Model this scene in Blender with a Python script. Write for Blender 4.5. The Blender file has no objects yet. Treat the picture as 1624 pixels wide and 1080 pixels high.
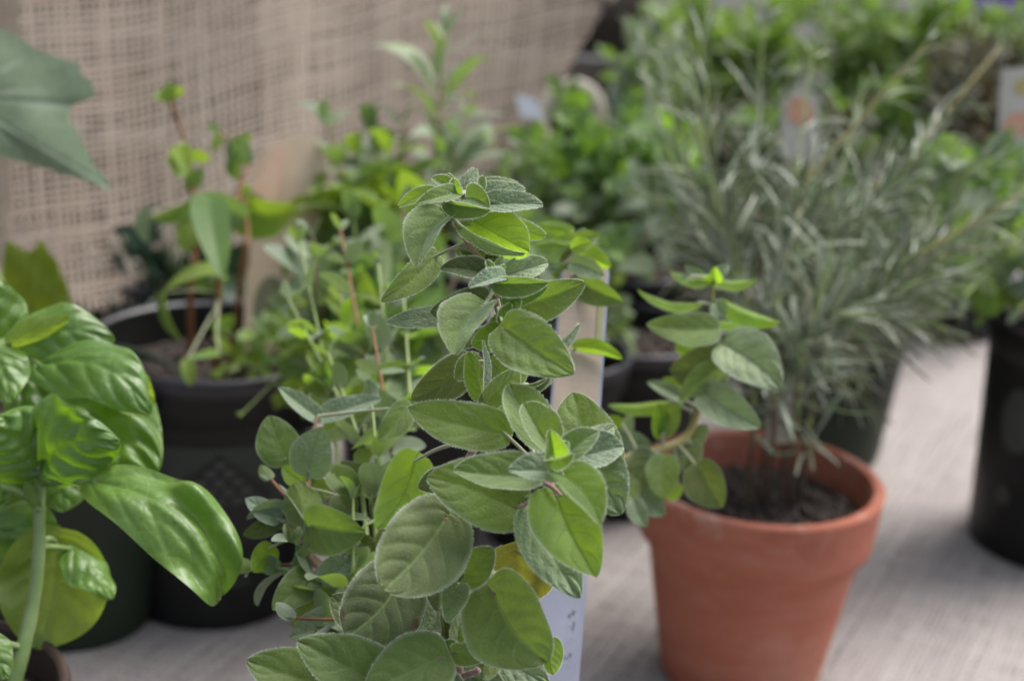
import bpy, math, random
import numpy as np
from mathutils import Vector, Matrix, noise

R = math.radians
PI = math.pi
scene = bpy.context.scene
col = scene.collection

# ------------------------------------------------------------------ camera
FPX = 2753.0                      # focal length in photo pixels (1624 wide)
CAM_H = 0.44
PITCH, ROLL = R(19.0), R(3.5)
cam_d = bpy.data.cameras.new('camera')
cam = bpy.data.objects.new('camera', cam_d)
col.objects.link(cam)
cam_d.sensor_width = 23.6
cam_d.lens = 40.0
cam_d.clip_start = 0.02
cam_d.clip_end = 60
cam.location = (0, 0, CAM_H)
CROT = Matrix.Rotation(PI / 2 - PITCH, 3, 'X') @ Matrix.Rotation(ROLL, 3, 'Z')
cam.rotation_euler = CROT.to_euler()
cam_d.dof.use_dof = True
cam_d.dof.focus_distance = 0.497
cam_d.dof.aperture_fstop = 5.8
cam_d.dof.aperture_blades = 7
scene.camera = cam

# ------------------------------------------------------------------ light
SUN_EL, SUN_AZ = R(62), R(58)     # azimuth measured from +Y towards +X
w = bpy.data.worlds.new('World')
scene.world = w
w.use_nodes = True
nt = w.node_tree
bg = nt.nodes['Background']
sky = nt.nodes.new('ShaderNodeTexSky')
sky.sky_type = 'NISHITA'
sky.sun_disc = False
sky.sun_elevation = SUN_EL
sky.sun_rotation = SUN_AZ
sky.dust_density = 4.0
sky.air_density = 1.0
hs = nt.nodes.new('ShaderNodeHueSaturation')
hs.inputs['Saturation'].default_value = 0.6
nt.links.new(sky.outputs[0], hs.inputs['Color'])
nt.links.new(hs.outputs[0], bg.inputs['Color'])
bg.inputs['Strength'].default_value = 0.125
sd = bpy.data.lights.new('sun', 'SUN')
sd.energy = 2.2
sd.angle = R(34)
sd.color = (1.0, 0.98, 0.955)
sun = bpy.data.objects.new('sun', sd)
col.objects.link(sun)
sdir = Vector((math.sin(SUN_AZ) * math.cos(SUN_EL), math.cos(SUN_AZ) * math.cos(SUN_EL), math.sin(SUN_EL)))
sun.rotation_euler = sdir.to_track_quat('Z', 'Y').to_euler()
sun.location = (1, 1, 2)
scene.view_settings.view_transform = 'Standard'
scene.view_settings.look = 'None'
scene.view_settings.gamma = 1
scene.view_settings.exposure = 0.78

# ------------------------------------------------------------------ helpers
def P(px, py, d):
    """point seen at photo pixel px,py at distance d along the camera axis"""
    v = Vector(((px - 812) / FPX * d, -(py - 540) / FPX * d, -d))
    return CROT @ v + Vector((0, 0, CAM_H))

def Pz(px, py, z):
    r = CROT @ Vector(((px - 812) / FPX, -(py - 540) / FPX, -1))
    t = (z - CAM_H) / r.z
    return Vector((0, 0, CAM_H)) + r * t

CI = CROT.transposed()
def proj(p):
    q = CI @ (Vector(p) - Vector((0, 0, CAM_H)))
    return 812 + q.x / -q.z * FPX, 540 - q.y / -q.z * FPX, -q.z

def wx(px, F, z):
    """world x so that (x,F,z) shows at photo column px"""
    x = 0.0
    for _ in range(12):
        a = proj((x, F, z))[0]
        b = proj((x + .01, F, z))[0]
        x += (px - a) / (b - a) * .01
    return x

def setp(o, label=None, cat=None, group=None, kind=None):
    if label: o['label'] = label
    if cat: o['category'] = cat
    if group: o['group'] = group
    if kind: o['kind'] = kind
    return o

def empty(name, loc, label, cat, group=None, rot=None):
    o = bpy.data.objects.new(name, None)
    o.empty_display_size = .02
    col.objects.link(o)
    o.location = loc
    if rot: o.rotation_euler = rot
    return setp(o, label, cat, group)

def link(name, me, parent=None, mat=None):
    o = bpy.data.objects.new(name, me)
    col.objects.link(o)
    if mat is not None and len(me.materials) == 0:
        for m in (mat if isinstance(mat, (list, tuple)) else [mat]):
            me.materials.append(m)
    if parent is not None: o.parent = parent
    return o

def np_mesh(name, V, F, mi=None, smooth=True, attrs=None):
    """V (n,3) array, F (m,4) or (m,3) array or list of arrays"""
    me = bpy.data.meshes.new(name)
    Fs = F if isinstance(F, list) else [F]
    Fs = [np.asarray(f, dtype=np.int32) for f in Fs if len(f)]
    V = np.asarray(V, dtype=np.float32)
    me.vertices.add(len(V))
    me.vertices.foreach_set('co', V.ravel())
    nl = sum(f.size for f in Fs)
    npoly = sum(len(f) for f in Fs)
    me.loops.add(nl)
    me.loops.foreach_set('vertex_index', np.concatenate([f.ravel() for f in Fs]))
    me.polygons.add(npoly)
    starts, s = [], 0
    for f in Fs:
        starts.append(s + np.arange(len(f)) * f.shape[1]); s += f.size
    me.polygons.foreach_set('loop_start', np.concatenate(starts).astype(np.int32))
    if mi is not None:
        me.polygons.foreach_set('material_index', np.asarray(mi, dtype=np.int32))
    me.update(calc_edges=True)
    if smooth:
        me.polygons.foreach_set('use_smooth', np.ones(npoly, dtype=bool))
    for k, a in (attrs or {}).items():
        at = me.attributes.new(k, 'FLOAT', 'POINT')
        at.data.foreach_set('value', np.asarray(a, dtype=np.float32))
    me.validate()
    return me

class MB:
    """collects verts and faces (tris and quads) with material index and attrs"""
    def __init__(s): s.V = []; s.Q = []; s.T = []; s.qm = []; s.tm = []; s.n = 0; s.A = {}
    def add(s, V, Q=None, T=None, m=0, attrs=None):
        V = np.asarray(V, dtype=np.float64)
        if Q is not None and len(Q):
            s.Q.append(np.asarray(Q) + s.n); s.qm += [m] * len(Q)
        if T is not None and len(T):
            s.T.append(np.asarray(T) + s.n); s.tm += [m] * len(T)
        for k in set(list(s.A) + list(attrs or {})):
            if k not in s.A: s.A[k] = [np.zeros(s.n)]
            s.A[k].append(np.asarray(attrs[k]) if attrs and k in attrs else np.zeros(len(V)))
        s.V.append(V); s.n += len(V)
    def mesh(s, name, smooth=True):
        V = np.concatenate(s.V)
        F = []
        mi = []
        if s.Q: F.append(np.concatenate(s.Q)); mi += s.qm
        if s.T: F.append(np.concatenate(s.T)); mi += s.tm
        return np_mesh(name, V, F, mi, smooth, {k: np.concatenate(a) for k, a in s.A.items()})

def grid_faces(nu, nv, wrap=False):
    i = np.arange(nv - 1)[:, None]
    j = np.arange(nu if wrap else nu - 1)[None, :]
    a = i * nu + j
    b = i * nu + (j + 1) % nu
    return np.stack([a, b, b + nu, a + nu], -1).reshape(-1, 4)

def spline(pts, n):
    """Catmull-Rom resample of points (vectors with any dimension)"""
    p = [np.array(q, dtype=float) for q in pts]
    if len(p) == 2:
        return np.array([p[0] + (p[1] - p[0]) * t for t in np.linspace(0, 1, n)])
    p = [2 * p[0] - p[1]] + p + [2 * p[-1] - p[-2]]
    segs = len(p) - 3
    out = []
    for k in range(n):
        s = k / (n - 1) * segs
        i = min(int(s), segs - 1)
        t = s - i
        a, b, c, d = p[i:i + 4]
        out.append(.5 * ((2 * b) + (-a + c) * t + (2 * a - 5 * b + 4 * c - d) * t * t + (-a + 3 * b - 3 * c + d) * t ** 3))
    return np.array(out)

def tube(mb, pts, rad, n=8, m=0, rng=None, wob=0.0, ends=True):
    pts = np.asarray(pts, dtype=float)
    k = len(pts)
    rad = np.interp(np.linspace(0, 1, k), np.linspace(0, 1, len(rad)), rad) if hasattr(rad, '__len__') else np.full(k, rad)
    T = np.gradient(pts, axis=0)
    T /= np.linalg.norm(T, axis=1)[:, None] + 1e-12
    ref = np.array([.31, .17, .93]) if abs(T[0][2]) < .8 else np.array([.93, .2, .1])
    V = []
    N = np.cross(T[0], ref); N /= np.linalg.norm(N)
    for i in range(k):
        N = N - T[i] * N.dot(T[i]); N /= np.linalg.norm(N)
        B = np.cross(T[i], N)
        r = rad[i]
        if rng is not None: r *= 1 + wob * (rng.random() - .5)
        for j in range(n):
            a = 2 * PI * j / n
            V.append(pts[i] + (N * math.cos(a) + B * math.sin(a)) * r)
    V = np.array(V)
    mb.add(V, grid_faces(n, k, True), m=m)
    if ends:
        for e, base in ((0, 0), (k - 1, (k - 1) * n)):
            c = np.vstack([V[base:base + n], pts[e] + T[e] * rad[e] * (.6 if e else -.6)])
            tr = [(j, (j + 1) % n, n) if e else ((j + 1) % n, j, n) for j in range(n)]
            mb.add(c, T=tr, m=m)

def lathe(mb, prof, n=64, m=0, wob=0, seed=0):
    rr = random.Random(seed)
    prof = np.array(prof, dtype=float)
    a = np.linspace(0, 2 * PI, n, endpoint=False)
    V = []
    ph = rr.random() * 6
    for r, z in prof:
        w_ = 1 + wob * np.sin(2 * a + ph) + wob * .5 * np.sin(3 * a + ph * 2)
        V.append(np.stack([r * w_ * np.cos(a), r * w_ * np.sin(a), np.full(n, z)], 1))
    mb.add(np.concatenate(V), grid_faces(n, len(prof), True), m=m)

# ------------------------------------------------------------------ materials
def mat_new(name):
    m = bpy.data.materials.new(name)
    m.use_nodes = True
    t = m.node_tree
    b = t.nodes['Principled BSDF']
    return m, t, b

def N(t, kind, **kw):
    n = t.nodes.new(kind)
    for k, v in kw.items():
        if k.startswith('_'): setattr(n, k[1:], v)
        else: n.inputs[k.replace('__', ' ')].default_value = v
    return n

def mixc(t, fac, a, b, mode='MIX'):
    n = t.nodes.new('ShaderNodeMix')
    n.data_type = 'RGBA'; n.blend_type = mode
    for sock, v in ((n.inputs[0], fac), (n.inputs[6], a), (n.inputs[7], b)):
        if hasattr(v, 'node') or hasattr(v, 'is_output'): t.links.new(v, sock)
        elif isinstance(v, (tuple, list)): sock.default_value = (*v[:3], 1)
        else: sock.default_value = v
    return n.outputs[2]

def mapr(t, val, a, b, c=0, d=1):
    n = t.nodes.new('ShaderNodeMapRange')
    t.links.new(val, n.inputs[0])
    n.inputs[1].default_value = a; n.inputs[2].default_value = b
    n.inputs[3].default_value = c; n.inputs[4].default_value = d
    return n.outputs[0]

def mul(t, a, b, op='MULTIPLY'):
    n = t.nodes.new('ShaderNodeMath'); n.operation = op
    for s, v in ((n.inputs[0], a), (n.inputs[1], b)):
        if hasattr(v, 'is_output'): t.links.new(v, s)
        else: s.default_value = v
    return n.outputs[0]

def leaf_mat(name, top, under, trans, rough=.55, tw=.35, sheen=0.0, vein=(.2, .3, .1), vfac=.5,
             scale=260, blot=(.12, .13, .03), blotf=.25, bump=.15, spec=.4, coat=0.0, rim=None, lines=True, lw=.05, quilt=0, qs=700):
    m, t, b = mat_new(name)
    tc = t.nodes.new('ShaderNodeTexCoord')
    geo = t.nodes.new('ShaderNodeNewGeometry')
    oi = t.nodes.new('ShaderNodeObjectInfo')
    n1 = N(t, 'ShaderNodeTexNoise', Scale=scale * .25, Detail=4.0, Roughness=.6)
    n2 = N(t, 'ShaderNodeTexNoise', Scale=scale * 6, Detail=3.0, Roughness=.7)
    va = t.nodes.new('ShaderNodeVectorMath'); va.operation = 'ADD'
    sc = t.nodes.new('ShaderNodeVectorMath'); sc.operation = 'SCALE'
    cmb = t.nodes.new('ShaderNodeCombineXYZ')
    for i in range(3): t.links.new(oi.outputs['Random'], cmb.inputs[i])
    t.links.new(cmb.outputs[0], sc.inputs[0]); sc.inputs['Scale'].default_value = 7.0
    t.links.new(tc.outputs['Object'], va.inputs[0]); t.links.new(sc.outputs[0], va.inputs[1])
    t.links.new(va.outputs[0], n1.inputs['Vector']); t.links.new(va.outputs[0], n2.inputs['Vector'])
    at = t.nodes.new('ShaderNodeAttribute'); at.attribute_name = 'vein'
    side = mixc(t, geo.outputs['Backfacing'], top, under)
    vfacs = at.outputs['Fac']
    if lines:
        def A_(nm):
            q = t.nodes.new('ShaderNodeAttribute'); q.attribute_name = nm
            return q.outputs['Fac']
        nz = N(t, 'ShaderNodeTexNoise', Scale=scale * .8, Detail=2.0)
        t.links.new(va.outputs[0], nz.inputs['Vector'])
        spn = mul(t, A_('sp'), mapr(t, nz.outputs[0], .2, .8, -.06, .06), 'ADD')
        fr = mul(t, spn, 0.0, 'FRACT')
        dd = mul(t, fr, mul(t, 1.0, fr, 'SUBTRACT'), 'MINIMUM')
        l2 = mapr(t, dd, 0.0, lw * 1.7, 1, 0)
        au = mul(t, A_('lu'), 0.0, 'ABSOLUTE')
        l2 = mul(t, l2, mapr(t, au, .55, 1.0, .8, 0))
        l2 = mul(t, l2, mapr(t, spn, 0.0, .2, 0, 1))
        l1 = mapr(t, mul(t, A_('ls'), 0.0, 'ABSOLUTE'), .004, .022, 1, 0)
        vfacs = mul(t, l1, l2, 'MAXIMUM')
    dk = mixc(t, mapr(t, n1.outputs[0], .3, .7), (.72, .72, .72), (1.22, 1.18, 1.15))
    c = mixc(t, 1.0, side, dk, 'MULTIPLY')
    c = mixc(t, mul(t, mapr(t, n1.outputs[0], .58, .75), blotf), c, blot)
    sp = mixc(t, mapr(t, n2.outputs[0], .35, .65), (.86, .86, .86), (1.16, 1.16, 1.16))
    c = mixc(t, 1.0, c, sp, 'MULTIPLY')
    rnd = mixc(t, oi.outputs['Random'], (.78, .80, .8), (1.22, 1.16, 1.05))
    c = mixc(t, 1.0, c, rnd, 'MULTIPLY')
    c = mixc(t, mul(t, vfacs, vfac), c, vein)
    if rim:
        ae = t.nodes.new('ShaderNodeAttribute'); ae.attribute_name = 'edge'
        c = mixc(t, ae.outputs['Fac'], c, rim)
        aw = t.nodes.new('ShaderNodeAttribute'); aw.attribute_name = 'wilt'
        c = mixc(t, aw.outputs['Fac'], c, (.07, .03, .02))
    t.links.new(c, b.inputs['Base Color'])
    b.inputs['Roughness'].default_value = rough
    b.inputs['Specular IOR Level'].default_value = spec
    b.inputs['Sheen Weight'].default_value = sheen
    b.inputs['Sheen Roughness'].default_value = .45
    b.inputs['Sheen Tint'].default_value = (.9, 1, .92, 1)
    b.inputs['Coat Weight'].default_value = coat
    b.inputs['Coat Roughness'].default_value = .42
    bp = N(t, 'ShaderNodeBump', Strength=bump, Distance=.0004)
    t.links.new(n2.outputs[0], bp.inputs['Height'])
    nout = bp.outputs[0]
    if quilt:
        vo = N(t, 'ShaderNodeTexVoronoi', _feature='DISTANCE_TO_EDGE', Scale=float(qs))
        t.links.new(va.outputs[0], vo.inputs['Vector'])
        hgt = mul(t, mapr(t, vo.outputs['Distance'], 0.0, .35), mapr(t, vfacs, 0, 1, 1, 0))
        b2 = N(t, 'ShaderNodeBump', Strength=quilt, Distance=.0006)
        t.links.new(hgt, b2.inputs['Height']); t.links.new(nout, b2.inputs['Normal'])
        nout = b2.outputs[0]
    t.links.new(nout, b.inputs['Normal'])
    tr = t.nodes.new('ShaderNodeBsdfTranslucent')
    tcn = mixc(t, 1.0, trans, dk, 'MULTIPLY')
    tcn = mixc(t, mul(t, vfacs, .5), tcn, (trans[0] * .45, trans[1] * .45, trans[2] * .4))
    tcn = mixc(t, 1.0, tcn, rnd, 'MULTIPLY')
    t.links.new(tcn, tr.inputs['Color'])
    ms = t.nodes.new('ShaderNodeMixShader'); ms.inputs[0].default_value = tw
    t.links.new(b.outputs[0], ms.inputs[1]); t.links.new(tr.outputs[0], ms.inputs[2])
    t.links.new(ms.outputs[0], t.nodes['Material Output'].inputs['Surface'])
    return m

def plain(name, c1, c2, rough=.6, scale=80, bump=.2, dist=.0006, spec=.4, sheen=0, detail=5, metallic=0, coords='Object'):
    m, t, b = mat_new(name)
    tc = t.nodes.new('ShaderNodeTexCoord')
    n1 = N(t, 'ShaderNodeTexNoise', Scale=float(scale), Detail=float(detail), Roughness=.62)
    t.links.new(tc.outputs[coords], n1.inputs['Vector'])
    c = mixc(t, mapr(t, n1.outputs[0], .32, .68), c1, c2)
    t.links.new(c, b.inputs['Base Color'])
    b.inputs['Roughness'].default_value = rough
    b.inputs['Specular IOR Level'].default_value = spec
    b.inputs['Sheen Weight'].default_value = sheen
    bp = N(t, 'ShaderNodeBump', Strength=bump, Distance=dist)
    t.links.new(n1.outputs[0], bp.inputs['Height'])
    t.links.new(bp.outputs[0], b.inputs['Normal'])
    return m

M = {}
M['oreg'] = leaf_mat('oregano_leaf', (.130, .205, .062), (.20, .27, .11), (.28, .46, .03), rough=.62, tw=.38,
                     sheen=.95, vein=(.27, .37, .13), vfac=.75, scale=300, lw=.06, quilt=.2, qs=620, blot=(.15, .17, .05), blotf=.3, bump=.5, rim=(.3, .36, .25))
M['oreg_pale'] = leaf_mat('oregano_leaf_pale', (.25, .335, .22), (.30, .37, .26), (.22, .36, .06), rough=.65, tw=.25,
                     sheen=.8, vein=(.14, .205, .12), vfac=.75, scale=300, lw=.06, quilt=.38, qs=560, blotf=.1, bump=.55, rim=(.42, .47, .38))
M['oreg_bright'] = leaf_mat('oregano_leaf_bright', (.16, .26, .06), (.18, .31, .055), (.36, .62, .03), rough=.62, tw=.56,
                     sheen=.5, vein=(.09, .17, .03), vfac=.5, scale=300, blot=(.14, .17, .02), blotf=.3, bump=.45, rim=(.36, .45, .26))
M['oreg_dull'] = leaf_mat('oregano_leaf_dull', (.105, .145, .055), (.17, .22, .09), (.19, .27, .03), rough=.6, tw=.28,
                     sheen=.6, vein=(.22, .32, .10), vfac=.85, scale=300, lw=.055, quilt=.1, qs=620, blot=(.13, .125, .065), blotf=.6, bump=.45, rim=(.27, .32, .22))
M['oreg_yellow'] = leaf_mat('oregano_leaf_yellow', (.27, .27, .05), (.3, .3, .08), (.36, .38, .04), rough=.6, tw=.35,
                     sheen=.2, vein=(.4, .4, .15), vfac=.5, scale=200, blotf=.2, rim=(.3, .3, .1))
M['basil'] = leaf_mat('basil_leaf', (.13, .25, .055), (.2, .36, .05), (.28, .55, .02), rough=.42, tw=.36,
                     vein=(.17, .30, .07), vfac=.5, scale=160, quilt=.3, qs=240, rim=(.17, .28, .07), blot=(.13, .21, .045), blotf=.3, bump=.05, spec=.6, coat=.5, lw=.03)
M['basil_pale'] = leaf_mat('basil_leaf_underside', (.2, .31, .09), (.2, .31, .09), (.4, .58, .05), rough=.45, tw=.45,
                     vein=(.3, .42, .14), vfac=.5, scale=160, blot=(.35, .4, .08), blotf=.4, bump=.1, lw=.03)
M['mint'] = leaf_mat('green_herb_leaf', (.12, .215, .065), (.2, .32, .11), (.27, .50, .05), rough=.5, tw=.4,
                     vein=(.2, .3, .1), vfac=.35, scale=120, blot=(.2, .28, .05), blotf=.5, bump=.1)
M['grey'] = leaf_mat('grey_green_herb_leaf', (.19, .25, .17), (.24, .33, .16), (.24, .42, .06), rough=.5, tw=.3,
                     sheen=.35, vein=(.22, .3, .18), vfac=.3, scale=120, blotf=.2, bump=.1)
M['lime'] = leaf_mat('lime_leaf', (.20, .31, .06), (.25, .37, .08), (.36, .55, .04), rough=.5, tw=.45,
                     vein=(.3, .4, .12), vfac=.35, scale=100, blot=(.26, .3, .05), blotf=.4, bump=.1)
M['farmint'] = leaf_mat('far_green_leaf', (.17, .25, .09), (.22, .31, .12), (.27, .46, .05), rough=.5, tw=.42,
                     vein=(.2, .3, .1), vfac=.3, scale=80, blot=(.24, .3, .1), blotf=.5, bump=.1)
M['dark'] = leaf_mat('dark_leaf', (.03, .06, .04), (.05, .09, .05), (.05, .10, .03), rough=.4, tw=.2,  # shade under the drape put into this near black green
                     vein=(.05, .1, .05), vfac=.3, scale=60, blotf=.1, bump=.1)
M['squash'] = leaf_mat('lobed_leaf', (.20, .27, .17), (.15, .25, .15), (.15, .28, .08), rough=.5, tw=.2,
                     sheen=.4, vein=(.38, .46, .34), vfac=.65, scale=50, blot=(.30, .35, .27), blotf=.8, bump=.15, spec=.3, lines=False)
M['backlit'] = leaf_mat('backlit_lobed_leaf', (.17, .25, .03), (.2, .29, .04), (.30, .42, .02), rough=.5, tw=.5,
                     vein=(.3, .4, .12), vfac=.4, scale=50, blotf=.2, lines=False)
M['rosemary'] = leaf_mat('rosemary_needle', (.10, .15, .075), (.22, .26, .18), (.15, .22, .06), rough=.34, tw=.14,
                     vein=(.34, .40, .28), vfac=.5, scale=120, blotf=.0, bump=.05, spec=.6, coat=.2, lines=False)
M['rosemary_pale'] = leaf_mat('rosemary_needle_pale', (.36, .42, .33), (.50, .53, .48), (.22, .30, .12), rough=.34, tw=.15,
                     vein=(.5, .55, .46), vfac=.5, scale=120, blotf=.0, bump=.05, spec=.7, coat=.2, lines=False)
M['brownleaf'] = leaf_mat('brown_green_leaf', (.085, .085, .05), (.13, .13, .08), (.12, .13, .03), rough=.6, tw=.2,
                     vein=(.1, .1, .05), vfac=.2, scale=90, blotf=.4, blot=(.15, .10, .07), bump=.1)
M['stem_pink'] = plain('pink_hairy_stem', (.26, .13, .09), (.34, .24, .15), .6, 300, .3, .0004, sheen=.5)
M['stem_green'] = plain('green_stem', (.2, .28, .08), (.27, .34, .13), .5, 150, .15, .0004)
M['stem_basil'] = plain('basil_stem', (.19, .29, .09), (.27, .36, .15), .42, 120, .12, .0004, spec=.5)
M['stem_red'] = plain('reddish_brown_stem', (.2, .08, .04), (.3, .14, .06), .5, 120, .2, .0004)
M['woody'] = plain('brown_woody_stem', (.10, .07, .05), (.17, .12, .08), .7, 200, .4, .0005)
M['stem_tan'] = plain('tan_woody_stem', (.3, .27, .09), (.4, .34, .15), .6, 200, .3, .0005)
M['petiole'] = plain('purple_petiole', (.3, .12, .12), (.38, .24, .2), .55, 260, .3, .0004, sheen=.5)
M['petiole_pale'] = plain('pale_petiole', (.3, .34, .19), (.36, .36, .22), .55, 260, .3, .0004, sheen=.5)
def hair_mat():
    m, t, b = mat_new('leaf_hair')
    b.inputs['Base Color'].default_value = (.62, .68, .55, 1)
    b.inputs['Roughness'].default_value = .6
    tr = N(t, 'ShaderNodeBsdfTranslucent', Color=(.75, .82, .6, 1))
    ms = t.nodes.new('ShaderNodeMixShader'); ms.inputs[0].default_value = .5
    t.links.new(b.outputs[0], ms.inputs[1]); t.links.new(tr.outputs[0], ms.inputs[2])
    t.links.new(ms.outputs[0], t.nodes['Material Output'].inputs['Surface'])
    return m
M['hair'] = hair_mat()
M['black'] = plain('black_plastic', (.006, .0065, .006), (.012, .0125, .012), .5, 60, .12, .0004, spec=.3)
M['blackrim'] = plain('black_plastic_rim', (.014, .013, .018), (.026, .024, .034), .42, 30, .04, .0004, spec=.6)
M['panel'] = plain('dark_green_print', (.026, .036, .029), (.036, .046, .038), .6, 40, .03, .0003)
M['cell'] = plain('grey_print', (.042, .047, .044), (.06, .066, .062), .55, 60, .02, .0002)
M['emblem'] = plain('black_print', (.006, .006, .007), (.01, .01, .011), .5, 60, .02, .0002)
M['darkgreen'] = plain('dark_green_plastic', (.010, .018, .009), (.015, .026, .012), .6, 25, .05, .0004)
M['purple'] = plain('purple_plastic', (.14, .05, .33), (.2, .08, .42), .45, 25, .05, .0004)
M['brownpot'] = plain('brown_clay', (.04, .026, .022), (.07, .044, .036), .7, 60, .2, .0005)
M['soil'] = plain('potting_soil', (.018, .013, .011), (.06, .045, .036), .9, 180, 1.0, .003, detail=8)
M['crumb'] = plain('soil_crumbs', (.035, .026, .021), (.13, .10, .085), .9, 140, .6, .001)
M['fibre'] = plain('pale_fibre', (.5, .44, .37), (.62, .56, .48), .8, 90, .5, .001)
M['white'] = plain('white_plastic', (.6, .62, .68), (.7, .71, .76), .4, 30, .05, .0003)

def terracotta():
    m, t, b = mat_new('terracotta')
    tc = t.nodes.new('ShaderNodeTexCoord')
    n1 = N(t, 'ShaderNodeTexNoise', Scale=22.0, Detail=6.0, Roughness=.6)
    n2 = N(t, 'ShaderNodeTexNoise', Scale=900.0, Detail=3.0)
    mp = t.nodes.new('ShaderNodeMapping'); mp.inputs['Scale'].default_value = (1, 1, 4)
    t.links.new(tc.outputs['Object'], mp.inputs[0]); t.links.new(mp.outputs[0], n1.inputs['Vector'])
    t.links.new(tc.outputs['Object'], n2.inputs['Vector'])
    n3 = N(t, 'ShaderNodeTexNoise', Scale=9.0, Detail=7.0, Roughness=.7)
    t.links.new(tc.outputs['Object'], n3.inputs['Vector'])
    n4 = N(t, 'ShaderNodeTexNoise', Scale=70.0, Detail=6.0, Roughness=.7)
    t.links.new(tc.outputs['Object'], n4.inputs['Vector'])
    sx = t.nodes.new('ShaderNodeSeparateXYZ'); t.links.new(tc.outputs['Object'], sx.inputs[0])
    c = mixc(t, mapr(t, n1.outputs[0], .35, .68), (.37, .115, .07), (.44, .17, .115))
    c = mixc(t, mapr(t, n3.outputs[0], .52, .68, 0, .62), c, (.50, .30, .235))
    c = mixc(t, mul(t, mapr(t, n4.outputs[0], .58, .66, 0, .55), mapr(t, n3.outputs[0], .5, .35, 0, 1)), c, (.14, .07, .05))
    c = mixc(t, mul(t, mapr(t, n4.outputs[0], .55, .7, 0, .8), mapr(t, sx.outputs['Z'], .085, .109, 0, 1)), c, (.56, .42, .36))
    c = mixc(t, mapr(t, n3.outputs[0], .44, .3, 0, .6), c, (.22, .075, .045))
    c = mixc(t, mapr(t, n2.outputs[0], .3, .7, 0, .25), c, (.28, .09, .05))
    t.links.new(c, b.inputs['Base Color'])
    b.inputs['Roughness'].default_value = .78
    b.inputs['Specular IOR Level'].default_value = .3
    bp = N(t, 'ShaderNodeBump', Strength=.35, Distance=.0006)
    t.links.new(n2.outputs[0], bp.inputs['Height']); t.links.new(bp.outputs[0], b.inputs['Normal'])
    return m
M['terracotta'] = terracotta()

def jute(name, a, b_, dark, sc=900, attr='tint'):
    m, t, b = mat_new(name)
    tc = t.nodes.new('ShaderNodeTexCoord')
    n1 = N(t, 'ShaderNodeTexNoise', Scale=float(sc), Detail=3.0)
    n2 = N(t, 'ShaderNodeTexNoise', Scale=14.0, Detail=5.0)
    t.links.new(tc.outputs['Object'], n1.inputs['Vector']); t.links.new(tc.outputs['Object'], n2.inputs['Vector'])
    at = t.nodes.new('ShaderNodeAttribute'); at.attribute_name = attr
    c = mixc(t, at.outputs['Fac'], a, b_)
    c = mixc(t, mapr(t, n1.outputs[0], .4, .75, 0, .6), c, dark)
    c = mixc(t, mapr(t, n2.outputs[0], .45, .75, 0, .4), c, dark)
    t.links.new(c, b.inputs['Base Color'])
    b.inputs['Roughness'].default_value = .85
    b.inputs['Sheen Weight'].default_value = .25
    b.inputs['Specular IOR Level'].default_value = .2
    bp = N(t, 'ShaderNodeBump', Strength=.5, Distance=.0006)
    t.links.new(n1.outputs[0], bp.inputs['Height']); t.links.new(bp.outputs[0], b.inputs['Normal'])
    return m
M['jute'] = jute('jute_thread', (.27, .22, .17), (.39, .325, .265), (.19, .14, .105))
M['cloth'] = jute('table_cloth_thread', (.34, .30, .28), (.47, .425, .405), (.26, .22, .2), 500)
M['cloth_base'] = plain('table_cloth_backing', (.2, .17, .15), (.27, .23, .21), .9, 260, .5, .001)

# ------------------------------------------------------------------ leaves
rng0 = random.Random(5)

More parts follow.
